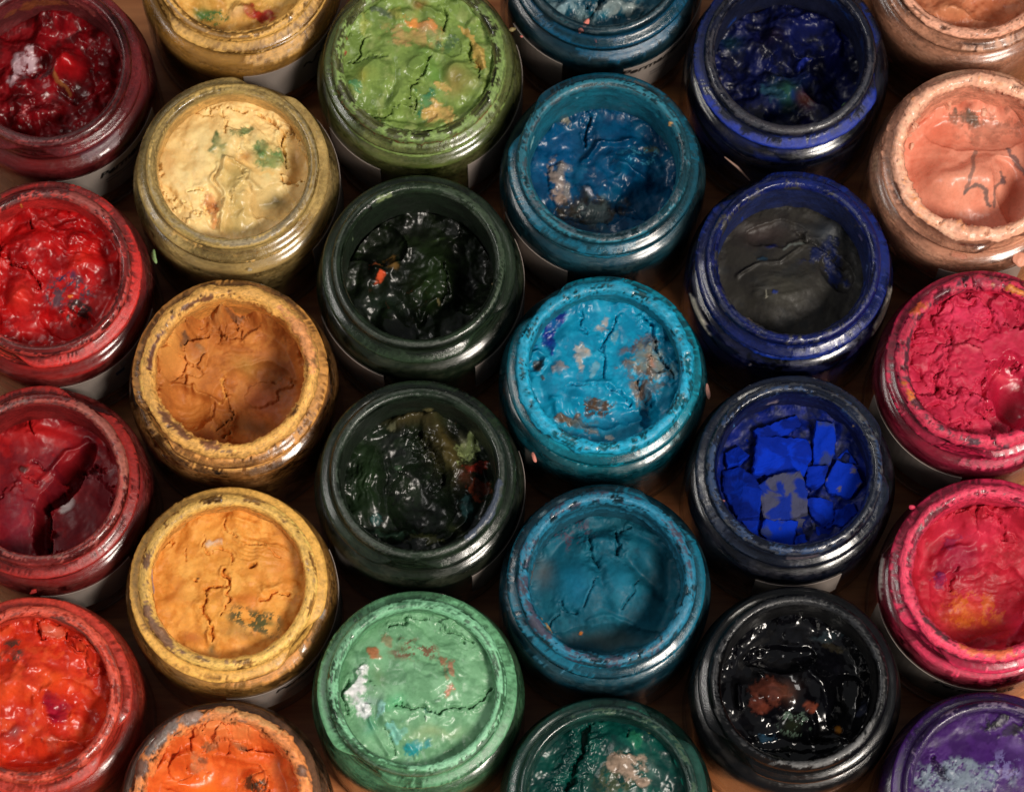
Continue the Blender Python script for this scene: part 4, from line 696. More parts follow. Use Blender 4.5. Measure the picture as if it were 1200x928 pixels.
    dict(label='mint green paint jar with a white chip on the left and a long dark crack', depth=6, dome=2.5, lumps=1.5, grit=0.35, climb=0.6, rough=0.3, tones=[(118, 170, 128), (104, 154, 114), (134, 184, 144)], haze=(86, 140, 100), wall=(96, 150, 110), inside=(84, 130, 88), film=0.85, flange=0.3, fillcov=0.8, crust=[((124, 186, 144), 0.5, -3, 2.6, 0.7, 0.15, 0.4), ((100, 158, 116), 0.4, -12, -3, 0.9, 0.08, 0.3), ((64, 110, 80), 0.18, -3, 2.5, 0.7, -0.05, 0.3)], smears=[(120.2, 14, 1.4, 1.1, (214, 222, 214), 0.8, 0.3, 0.3), (27.8, 9, 0.4, 1.6, (146, 210, 196), 0.8, 0.2, 0.35), (46.2, 8, 1.2, 1.1, (140, 200, 180), 0.8, 0.2, 0.35), (22.1, 2.4, 0, 1, (30, 66, 52), 0.8, 0.1, 0.4), (104.7, 8, 0.4, 1.2, (140, 200, 186), 0.8, 0.1, 0.35), (88.8, 14, -0.2, 1, (40, 84, 60), 1, 0.0, 0.35), (-60, 0.5, 26, 1.6, (140, 200, 160), 0.9, 0.2, 0.4)], ops=[('k', [(-6.13, -4.64), (-2.11, -6.32), (5.9, -6.79), (13.9, -6.12), (17.9, -3.96), (22.56, -0.93)], 0.47, 2.2), ('m', -0.83, 2.11, 11.52, 7.45, 0, 1.6), ('p', -17.51, -0.59, 4.06, 7.45, -20, 1.2), ('r', [(-10.81, -3.29), (-8.09, -10.02), (-4.05, -15.4), (-1.36, -19.42)], 1.22, 1.6), ('r', [(-13.43, -8.68), (-11.39, -14.05), (-8.02, -18.75)], 1.08, 1.2), ('w', 4.47, 11.59, 15.58, 8.81, -30, 1.5), ('m', 7.19, 2.79, 10.16, 6.77, 0, 1), ('k', [(-21.56, 3.46), (-21.82, -3.29), (-20.77, -8.0)], 0.47, 1.6), ('k', [(-8.73, -12.71), (-7.71, -15.4), (-7.34, -20.09)], 0.34, 1.2), ('k', [(5.77, 19.75), (9.8, 17.71), (13.83, 14.99), (17.19, 12.95)], 0.41, 1.5), ('k', [(-7.64, 18.39), (-2.3, 21.8), (4.42, 20.09)], 0.41, 1.6), ('p', 9.79, 19.75, 3.39, 1.49, 25, 1.2), ('n', -0.75, -11.37, 13.55, 4.06, 0, 1.2, 14), ('m', 7.22, -3.96, 1.63, 1.08, 0, 1.2), ('m', -15.59, 8.2, 4.74, 6.1, 0, 1.2), ('r', [(-4.25, 13.63), (0.44, 12.27), (4.48, 9.56)], 1.08, 0.9), ('c', -17.39, 0.08, 3.12, 5.15, -12, (232, 230, 232), 1, 0.5), ('c', -14.9, 5.49, 1.76, 2.03, -35, (226, 228, 228), 1, 0.7), ('c', -16.12, -5.98, 1.76, 2.98, 15, (222, 224, 226), 0.95, 0.5), ('b', -13.49, -2.61, 2.71, 2.03, 0, (150, 160, 170), 0.5), ('b', -12.2, 2.79, 2.71, 4.74, 0, (96, 128, 86), 0.7), ('c', -9.29, 14.99, 1.9, 1.9, -30, (150, 128, 96), 0.8, 0.7), ('c', -12.74, 10.92, 1.35, 1.35, 0, (170, 112, 76), 0.9, 0.5), ('c', 7.16, 8.07, 1.63, 0.95, -20, (160, 100, 76), 0.75, 0.9), ('c', 8.51, 4.82, 0.95, 2.98, 10, (150, 112, 82), 0.5, 1.1), ('c', 11.19, 4.82, 0.95, 3.12, 25, (176, 112, 92), 0.7, 1), ('c', 9.54, -0.25, 1.08, 1.9, -10, (186, 110, 90), 0.8, 0.8), ('d', -1.56, 11.59, 8.81, 4.74, 0, (120, 92, 70), 0.4, 16), ('b', -4.23, 10.92, 3.39, 2.03, 0, (104, 120, 84), 0.6), ('b', -6.13, -4.64, 4.06, 2.71, 0, (80, 190, 130), 0.5), ('c', 0.29, -17.74, 4.06, 2.71, 20, (30, 142, 148), 0.95, 0.6), ('c', -10.79, -5.98, 1.63, 4.06, -15, (150, 206, 196), 0.8, 0.7), ('c', -6.06, -13.38, 1.9, 3.39, -30, (126, 200, 190), 0.6, 0.8), ('b', -13.41, -11.37, 2.71, 4.06, 0, (70, 152, 128), 0.6), ('c', 2.24, -9.22, 0.41, 0.61, 0, (20, 60, 44), 1, 0.2), ('c', 4.23, -7.33, 2.03, 0.68, 15, (30, 90, 74), 0.8, 0.5), ('b', 4.59, -13.38, 9.48, 2.3, 0, (156, 178, 130), 0.7), ('c', 7.22, -3.96, 1.35, 0.81, 0, (190, 220, 196), 0.6, 0.4), ('b', 10.6, -16.74, 8.13, 3.39, 0, (70, 120, 78), 0.4), ('g', -4.82, -0.59, 13.55, 9.48, 0, 0.18)], paper=[], at=(-0.02833, -0.08904)),
    dict(label='deep teal blue jar with grey skin inside and pink fleck on its rim', depth=9, dome=2, lumps=2, grit=0.6, climb=0.6, rough=0.25, tones=[(17, 75, 95), (12, 60, 78), (102, 128, 133)], haze=(12, 53, 68), wall=(12, 53, 68), inside=(8, 61, 88), film=0.85, flange=0.35, fillcov=0.96, crust=[((17, 65, 73), 0.25, -3, 2.5, 0.8, 0.05, 0.2), ((10, 63, 90), 0.4, -12, -3, 0.9, 0.05, 0.2)], smears=[(-53.7, 10, 2.6, 1.6, (96, 150, 116), 0.5, 0.3, 0.4), (-128.2, 8, -15, 1.6, (24, 116, 140), 0.7, 0.1, 0.3), (-70, -16, 36, 2.6, (8, 80, 112), 0.6, 0.1, 0.25)], ops=[('k', [(-4.89, -18.44), (-3.77, -16.08), (-2.08, -13.72), (0.16, -11.95)], 1.19, 3), ('m', 4.04, -15.49, 8.08, 2.69, 0, 2), ('m', -11.56, -14.31, 6.46, 2.69, 30, 2), ('w', 5.16, -14.31, 8.08, 3.23, 80, 1), ('c', 4.04, -14.9, 8.08, 2.69, 0, (140, 152, 150), 0.8, 0.7), ('c', -11.56, -13.72, 6.46, 3.23, 30, (130, 158, 166), 0.8, 1), ('b', -0.43, -17.85, 3.23, 1.08, 0, (30, 110, 130), 0.6), ('b', 10.71, -17.85, 4.31, 1.62, -20, (20, 70, 80), 0.6)], paper=[(-150, -113), (-78, 20)], text=[('Permanent', -80, 37.2, 5.6, 0, 0.03)], bars=[('small_print_line', -62, -36, 31, 31.9, 'g'), ('small_print_line', -62, -42, 28.8, 29.6, 'g')], flecks=[('pink_fleck', -5.5, -22.88, 60.5, 1.5, 0.8, 0.6, 65, (232, 136, 120)), ('pink_fleck', -7.0, -25.04, 60, 0.9, 0.8, 0.6, 0, (232, 136, 120)), ('pink_fleck', -2.46, -26.9, 57, 0.35, 1.1, 0.4, 15, (214, 116, 110)), ('pink_fleck', -25.61, -23.26, 50, 0.5, 0.35, 0.3, -30, (214, 126, 116))], at=(0.02851, 0.14225)),
    dict(label='blue-teal paint jar with pale grey-brown flake and dark pool inside', depth=23, dome=0, lumps=2, grit=0.5, climb=1.5, rough=0.2, tones=[(2, 70, 109), (2, 56, 92), (5, 83, 119)], haze=(31, 75, 88), wall=(17, 99, 119), inside=(5, 71, 95), film=0.85, flange=0.3, fillcov=0.95, crust=[((36, 109, 128), 0.5, -2.6, 2.4, 0.7, 0.15, 0.4), ((60, 78, 88), 0.3, -2.6, 2, 0.6, 0.08, 0.3), ((20, 105, 126), 0.5, 2.4, 8, 0.5, 0.3, 0.5), ((14, 88, 112), 0.4, -12, -4, 0.9, 0.05, 0.2)], smears=[(73.7, 38, 0.2, 2, (34, 134, 162), 1.2, 0.2, 0.35), (162.8, 5, -7, 1.2, (130, 184, 190), 0.5, 0.2, 0.4), (29.2, 1.6, -1.4, 1, (226, 170, 100), 0.3, 0.5, 0.4), (110.8, 6, 0.6, 1.4, (120, 170, 186), 1, 0.2, 0.3), (155.2, 4, -0.2, 1.2, (50, 160, 190), 0.8, 0.3, 0.4)], ops=[('s', -2.27, -9.98, 12.32, 4.35, 0, 3), ('m', 8.32, 4.13, 12.32, 7.97, 0, 3), ('r', [(-5.18, 7.27), (0.11, 12.0), (8.39, 13.58)], 1.01, 1.8), ('r', [(2.31, 4.13), (9.81, 1.77), (15.78, -2.15)], 1.01, 1.6), ('s', 14.23, -7.63, 9.42, 6.52, 0, 3), ('n', 9.07, 4.13, 12.32, 10.87, 0, 3.2, 18), ('k', [(-4.36, 22.67), (-5.52, 15.95), (-4.41, 11.21)], 0.43, 2.2), ('k', [(-9.62, 26.23), (-10.76, 23.86)], 0.36, 1.2), ('p', -13.85, -1.37, 4.06, 5.8, 0, 0.9), ('p', -12.66, 20.29, 2.17, 2.17, 0, 1.2), ('m', -5.23, -3.72, 3.62, 2.17, 0, 1.6), ('r', [(-17.94, 15.16), (-14.16, 21.48), (-10.39, 23.06)], 1.45, 1.4), ('b', -14.2, 7.27, 6.52, 11.6, 0, (0, 86, 140), 0.7), ('c', -13.85, -0.58, 3.33, 6.09, 15, (136, 122, 116), 1, 0.75), ('c', -11.96, 3.34, 2.46, 2.17, 0, (132, 126, 124), 0.9, 0.8), ('c', -14.24, -5.28, 3.19, 1.74, 0, (150, 128, 116), 0.95, 0.6), ('c', -10.48, -2.93, 1.45, 2.9, -20, (130, 126, 124), 0.8, 0.8), ('c', -12.66, 19.9, 1.88, 2.03, 0, (140, 136, 120), 0.9, 0.7), ('c', -11.14, 23.06, 2.9, 0.58, 50, (34, 40, 40), 0.7, 0.8), ('c', -16.43, 17.92, 4.06, 1.16, 40, (50, 150, 184), 0.7, 0.8), ('c', -3.76, -9.2, 12.32, 5.07, 0, (52, 46, 38), 0.95, 0.5), ('c', -2.27, -9.98, 5.07, 5.07, 0, (92, 108, 110), 0.85, 0.7), ('w', -2.27, -9.98, 5.07, 4.35, 70, 1), ('l', [(-0.79, -13.1), (0.69, -15.44)], 1.3, (20, 92, 124), 0.7, 0.6), ('c', 15.89, 10.03, 2.17, 1.16, 0, (92, 96, 60), 0.7, 0.8), ('d', 11.35, 7.27, 8.7, 4.35, 0, (60, 140, 170), 0.25, 14), ('b', 14.22, -8.41, 7.25, 5.07, 0, (6, 52, 80), 0.6), ('c', -5.24, -4.11, 1.74, 1.16, 0, (180, 180, 190), 0.6, 0.5), ('g', 2.3, 2.56, 21.74, 18.84, 0, 0.1)], paper=[(-160, -110)], at=(0.02838, 0.07501)),
    dict(label='bright turquoise paint jar with brown stains, cracks and a clotted lumpy rim', depth=10, dome=2, lumps=1.5, grit=0.4, climb=1.2, rough=0.35, tones=[(8, 138, 176), (6, 122, 160), (24, 150, 186)], haze=(16, 96, 112), wall=(14, 110, 130), inside=(14, 114, 130), film=0.85, flange=0.25, fillcov=0.75, crust=[((24, 152, 188), 0.8, -3, 2.8, 0.25, 0.8, 0.4), ((22, 80, 92), 0.2, -3, 3, 0.4, -0.1, 0.25), ((12, 128, 150), 0.5, -12, -3.4, 0.9, 0.1, 0.2), ((110, 170, 180), 0.2, -16, -12.5, 0.8, 0.1, 0.4)], smears=[(173.4, 14, -1, 2.2, (62, 164, 198), 0.5, 0.3, 0.45), (-151.3, 20, 0.2, 1.8, (60, 166, 196), 0.7, 0.3, 0.45), (-174.1, 6, -1.4, 1.2, (30, 56, 62), 0.6, -0.2, 0.2), (-75.4, 8, -14, 1.4, (30, 60, 100), 0.9, 0.1, 0.4), (-114.7, 12, -15, 1.6, (92, 166, 180), 0.9, 0.1, 0.45), (-60.4, 12, -14.5, 1.4, (60, 140, 165), 0.9, 0.1, 0.4), (-93.1, 16, -1.2, 1.2, (60, 96, 104), 0.9, -0.1, 0.15), (124.9, 10, 1.4, 0.8, (34, 70, 78), 0.6, -0.3, 0.12), (91.0, 12, 1.4, 0.8, (34, 70, 78), 0.6, -0.3, 0.12), (7.4, 5, -0.4, 1.2, (26, 82, 96), 0.8, -0.2, 0.3)], ops=[('k', [(0.44, 11.73), (0.04, 5.66), (-0.37, -0.39)], 0.51, 1.6), ('k', [(0.44, 12.49), (3.4, 15.53), (5.26, 18.19)], 0.36, 1.6), ('k', [(-6.13, 20.1), (-6.52, 15.53), (-5.06, 13.63)], 0.43, 1.2), ('p', 19.48, 7.18, 4.35, 7.25, -25, -2), ('k', [(12.24, 17.81), (15.14, 13.25), (16.55, 7.18), (20.16, 1.88), (20.85, -1.9)], 0.72, 3), ('k', [(-9.17, -4.17), (-4.04, -3.56), (-1.11, -3.41)], 0.36, 1), ('r', [(-4.03, -1.9), (2.55, -2.28), (5.44, -7.18)], 1.01, 1), ('m', -11.31, 10.97, 6.52, 6.52, 0, 0.8), ('s', 1.76, -12.45, 13.77, 4.35, 0, 2.6), ('s', 13.45, -11.7, 3.62, 7.97, 15, 4), ('r', [(-15.76, -8.69), (-15.04, -13.2), (-13.59, -16.21)], 1.16, 1.4), ('m', -9.19, -9.44, 4.35, 3.62, 0, 1.6), ('m', -13.54, 1.88, 2.9, 2.61, 0, 1.4), ('s', -20.13, 3.39, 2.17, 2.61, 0, 1.2), ('r', [(-22.32, 5.66), (-20.12, 6.42), (-17.93, 4.15), (-18.67, 0.36)], 0.65, 1.2), ('m', 12.11, 3.39, 7.97, 7.97, 0, 2), ('n', 11.36, 0.36, 8.7, 10.15, 0, 2, 16), ('k', [(2.54, -3.41), (3.98, -7.18), (7.62, -10.19)], 0.51, 2), ('r', [(-7.73, -10.95), (-0.43, -10.95), (4.69, -10.95)], 0.87, 1.2), ('n', -7.75, -14.71, 11.6, 4.35, 0, 1.8, 18), ('k', [(10.6, -2.66), (12.77, -5.68), (14.2, -9.44)], 0.72, 2.2), ('r', [(12.23, 17.43), (15.14, 14.01)], 1.01, 1.4), ('c', -16.07, 14.77, 2.46, 6.52, -28, (10, 42, 128), 0.95, 0.7), ('c', -16.08, 9.45, 1.45, 3.62, -10, (10, 44, 130), 0.95, 0.6), ('c', -20.28, 3.24, 2.03, 2.32, 0, (66, 56, 50), 1, 0.3), ('c', -13.54, 1.5, 2.61, 1.74, -35, (140, 136, 140), 0.85, 0.5), ('c', -7.29, 5.66, 2.46, 3.62, -15, (168, 158, 148), 0.85, 0.9), ('c', -0.27, 16.67, 1.16, 2.46, -15, (160, 152, 146), 0.8, 0.8), ('c', -1.02, 13.86, 1.3, 1.01, 0, (160, 150, 140), 0.8, 0.7), ('c', 3.74, 11.73, 2.46, 1.45, 20, (120, 150, 152), 0.55, 0.8), ('c', 12.16, 8.69, 5.8, 3.19, 10, (92, 84, 92), 0.8, 0.7), ('c', 14.31, 3.39, 6.52, 5.8, -20, (120, 120, 108), 0.8, 0.8), ('c', 11.36, 0.36, 6.52, 2.17, -10, (96, 72, 54), 0.75, 1), ('b', 14.68, 3.01, 2.17, 1.74, -30, (184, 124, 100), 0.7), ('c', 9.84, -6.05, 2.9, 4.35, 20, (124, 100, 76), 0.85, 0.7), ('c', 14.24, -4.92, 3.62, 2.46, 10, (84, 66, 54), 0.8, 0.9), ('c', -2.61, -9.44, 4.78, 1.45, -4, (84, 66, 52), 0.9, 0.7), ('d', -2.61, -10.19, 6.52, 2.9, 0, (70, 56, 48), 0.4, 12), ('c', -10.67, -14.33, 4.35, 1.88, 10, (96, 76, 58), 0.9, 0.8), ('c', -6.3, -16.21, 4.35, 2.9, 0, (90, 96, 92), 0.75, 0.9), ('c', -3.39, -18.46, 2.46, 1.16, 0, (110, 100, 90), 0.8, 0.8), ('c', 2.44, -19.81, 1.59, 0.87, 0, (196, 200, 196), 1, 0.5), ('c', -3.29, 1.12, 1.16, 1.74, 0, (120, 160, 170), 0.6, 0.7), ('b', 1.74, -14.71, 11.6, 2.9, 0, (8, 96, 130), 0.5), ('c', -19.41, -1.75, 1.16, 1.16, 0, (60, 56, 54), 0.9, 0.5), ('c', 21.24, 0.36, 0.87, 2.9, 0, (120, 170, 180), 0.5, 0.6), ('b', 10.53, -10.95, 1.45, 1.45, 0, (70, 160, 180), 0.6), ('g', -2.5, 10.97, 13.04, 8.7, 0, 0.3)], paper=[], flecks=[('pink_fleck', -21.26, -25.48, 50, 0.5, 1.6, 0.4, 18, (222, 140, 124)), ('dried_fleck', 32.12, -3.42, 46, 0.6, 2.4, 0.5, 8, (206, 150, 136))], at=(0.02809, 0.00906)),
    dict(label='dull teal paint jar with smooth domed paint and fine ochre specks on its shoulder', depth=22, dome=4, lumps=0.8, grit=0.15, climb=2.5, warp=0.6, rough=0.55, tones=[(11, 88, 110), (7, 76, 95), (20, 97, 117)], haze=(27, 77, 95), wall=(27, 86, 106), inside=(18, 86, 106), film=0.85, flange=0.3, fillcov=0.8, crust=[((36, 121, 153), 0.6, -3, 2.6, 0.4, 0.25, 0.4), ((63, 65, 83), 0.28, -3, 2.6, 0.5, 0.05, 0.3), ((27, 104, 131), 0.5, 2.4, 11, 0.4, 0.6, 0.55), ((16, 101, 126), 0.5, -12, -3.4, 0.9, 0.15, 0.3), ((63, 126, 153), 0.35, -17, -12.5, 0.6, 0.1, 0.45)], smears=[(93.7, 40, -0.4, 1.6, (78, 70, 84), 0.7, 0.05, 0.2), (-142.7, 3, -6.5, 0.9, (222, 170, 90), 1, 0.3, 0.4), (-151.2, 4, -6.5, 0.7, (180, 160, 100), 1, 0.3, 0.4), (-63.0, 6, -7.5, 0.7, (212, 168, 96), 1, 0.2, 0.4), (170.5, 16, 8, 3.4, (92, 90, 90), 0.8, 0.3, 0.5)], ops=[('m', 3.12, -0.04, 14.3, 11.29, 0, 3), ('r', [(-5.15, 11.55), (-1.39, 6.13), (-0.67, -0.81), (0.06, -6.2)], 1.96, -1.8), ('k', [(-5.13, 16.2), (-4.39, 13.1)], 0.68, 2.2), ('k', [(-3.64, 10.77), (-2.14, 6.91)], 0.68, 2), ('k', [(4.38, 17.36), (4.11, 10.77)], 0.68, 2.4), ('r', [(6.23, 10.0), (12.25, 4.59), (18.26, -1.58)], 1.96, -2), ('m', 13.84, 12.32, 8.28, 8.28, -30, 2.5), ('k', [(-13.55, -3.12), (-11.29, -6.58), (-8.27, -6.97)], 0.45, 1.2), ('k', [(-2.16, 3.04), (-5.22, -1.58), (-7.13, -5.43)], 0.38, 1), ('k', [(10.72, 3.04), (8.03, -2.35), (4.59, -6.58)], 0.38, 1.1), ('k', [(5.52, 17.75), (7.82, 19.3)], 0.45, 1.2), ('r', [(-4.5, -9.65), (1.55, -8.89), (8.34, -10.8)], 0.9, 0.8), ('s', 1.52, -14.64, 17.3, 3.76, 0, 2), ('m', -0.58, 14.65, 9.03, 3.01, 0, 2), ('k', [(-17.35, -10.8), (-14.32, -7.73)], 0.38, 1), ('b', -8.99, 1.5, 6.77, 7.52, 0, (12, 112, 146), 0.9), ('b', 4.65, 1.5, 6.02, 6.77, 0, (24, 116, 144), 0.6), ('b', 1.52, -14.64, 14.3, 3.76, 0, (60, 82, 84), 0.85), ('b', 15.27, 3.04, 6.02, 10.53, 0, (10, 58, 70), 0.6), ('c', -7.54, -13.26, 0.68, 0.68, 0, (224, 130, 40), 1, 0.4), ('c', 15.88, -13.56, 1.05, 0.53, -20, (190, 120, 90), 0.9, 0.5), ('b', -18.83, 5.36, 3.76, 6.02, 0, (92, 92, 92), 0.6), ('b', 3.26, 20.86, 12.04, 3.76, 0, (20, 80, 94), 0.6), ('d', -11.97, 17.75, 9.78, 6.02, 0, (70, 66, 84), 0.3, 16)], paper=[], at=(0.02824, -0.05615)),
    dict(label='dark bottle green jar cut by the bottom edge with a beige flaked patch inside', depth=8, dome=1.5, lumps=2, grit=0.5, climb=0.6, rough=0.22, tones=[(3, 61, 54), (2, 49, 46), (8, 75, 65)], haze=(32, 68, 60), wall=(7, 54, 49), inside=(7, 60, 51), film=0.85, flange=0.25, fillcov=0.8, crust=[((56, 78, 61), 0.25, -2.5, 2.5, 0.6, 0.1, 0.3), ((26, 85, 71), 0.3, -12, -3, 0.9, 0.05, 0.2)], smears=[(86.0, 30, -4.6, 1.8, (16, 104, 86), 0.5, 0.1, 0.2), (98.4, 26, 0.4, 1.4, (104, 112, 72), 0.6, 0.25, 0.35), (57.3, 7, 1.2, 0.9, (140, 148, 90), 0.7, 0.3, 0.4), (33.7, 6, 0.6, 0.9, (172, 156, 84), 0.7, 0.4, 0.4), (11.6, 7, -3, 1.2, (22, 150, 124), 0.7, 0.3, 0.4), (26.4, 6, -2.8, 1, (24, 140, 120), 0.8, 0.3, 0.4), (18.7, 12, 0.4, 0.8, (150, 142, 80), 1, 0.3, 0.4), (16.7, 16, -1.2, 1.6, (92, 88, 82), 1, 0.1, 0.4), (114.7, 2.6, 0.6, 1, (8, 20, 18), 0.6, 0.1, 0.3), (140.5, 18, -1, 1.4, (84, 96, 92), 0.7, 0.1, 0.25)], ops=[('k', [(-6.28, 20.61), (-7.41, 13.94), (-10.19, 8.39), (-12.41, 2.86)], 1.35, 4), ('m', 5.27, 13.94, 13.45, 9.53, 0, 2), ('r', [(-5.2, 15.61), (-4.09, 16.72), (-0.22, 18.39)], 0.78, 1), ('p', 7.43, 7.84, 5.6, 5.04, 0, 0.6), ('m', 13.49, 7.84, 3.36, 6.73, 0, 1.2), ('c', 6.33, 8.39, 6.17, 3.36, 18, (146, 126, 110), 1, 1.1), ('c', 2.48, 9.5, 2.8, 2.24, 40, (140, 120, 104), 1, 0.8), ('c', 7.46, 11.17, 2.24, 1.12, 10, (146, 128, 112), 1, 0.9), ('c', 10.16, 4.52, 2.24, 1.91, 0, (146, 124, 108), 1, 0.7), ('d', 1.9, 5.07, 6.73, 3.92, 0, (60, 72, 52), 0.5, 14), ('b', 13.49, 8.39, 2.8, 5.04, 0, (84, 110, 104), 0.6), ('c', 8.06, 17.83, 1.91, 2.47, 0, (36, 110, 80), 0.7, 0.6), ('b', -2.5, 4.52, 4.48, 2.8, 0, (30, 40, 28), 0.5), ('k', [(6.42, 20.06), (6.12, 17.27)], 0.45, 1.5), ('g', 5.25, 11.17, 16.81, 11.21, 0, 0.12)], paper=[], at=(0.02824, -0.12145)),
    dict(label='very dark blue paint jar with a dull green and rust patch at the bottom inside', depth=24, dome=0, lumps=5, grit=1, climb=1.2, rough=0.4, tones=[(6, 13, 58), (5, 8, 35), (8, 18, 74)], haze=(29, 32, 48), wall=(18, 24, 50), inside=(8, 27, 96), film=0.8, flange=0.15, fillcov=0.4, crust=[((16, 43, 99), 0.25, 2, 8, 0.6, 0.3, 0.4), ((48, 46, 53), 0.4, -2.6, 2.6, 0.6, 0.1, 0.35), ((6, 29, 96), 0.45, -7, -3.2, 0.9, 0.12, 0.45)], smears=[(11.4, 12, 0.2, 2, (116, 124, 128), 0.9, 0.25, 0.4), (-7.8, 12, 0.2, 1.4, (100, 100, 98), 1, 0.2, 0.4), (139.7, 16, 5, 2.4, (20, 60, 140), 0.8, 0.3, 0.4), (78.5, 40, 7, 2.4, (64, 72, 84), 0.7, 0.3, 0.4), (-179.1, 5, -0.4, 1.2, (70, 100, 160), 0.8, 0.1, 0.3), (-94.6, 5, -1.8, 1, (50, 130, 110), 0.9, 0.2, 0.4), (-111.2, 7, 1.6, 1, (24, 62, 170), 0.8, 0.2, 0.4), (-134.8, 4, 1.2, 1, (90, 110, 150), 0.9, 0.1, 0.4), (-45.1, 3, 2, 0.8, (110, 150, 90), 0.8, 0.3, 0.4), (-158.9, 3, -0.6, 1, (110, 60, 44), 0.8, 0.2, 0.4), (-90, -6.3, 75, 0.9, (6, 36, 130), 0.9, 0.1, 0.5)], ops=[('m', 1.07, -6.18, 8.19, 5.85, 0, 4), ('m', -4.14, 10.56, 7.02, 4.1, 10, 4), ('s', 15.19, -2.32, 8.78, 8.78, 0, 5), ('s', 0.64, 4.11, 5.85, 2.93, 0, 3), ('p', 5.53, 3.79, 2.93, 1.52, 0, 2.5), ('m', 16.62, 7.98, 3.51, 7.02, 20, 3), ('n', -3.03, 3.47, 19.31, 15.22, 0, 3.5, 22), ('m', 6.4, 17.68, 11.71, 2.93, 0, 3), ('b', 0.47, -5.54, 5.27, 5.27, 0, (40, 84, 72), 0.95), ('c', -4.42, -6.18, 3.51, 2.34, -20, (34, 72, 92), 0.7, 0.8), ('b', 7.12, -9.06, 3.51, 3.51, 0, (104, 52, 34), 0.85), ('b', 2.88, -7.46, 1.99, 2.34, 0, (20, 50, 120), 0.7), ('b', 6.42, 18.32, 9.36, 2.34, 0, (14, 22, 84), 0.8), ('c', 5.53, 3.79, 2.69, 1.29, 5, (20, 34, 120), 0.8, 0.5), ('b', -4.12, 11.85, 5.27, 2.93, 0, (40, 30, 54), 0.7), ('b', 16.64, 8.62, 3.51, 5.85, 0, (16, 22, 96), 0.7), ('b', -17.6, 11.21, 3.51, 2.93, 0, (24, 60, 74), 0.7)], paper=[], at=(0.08628, 0.10965)),
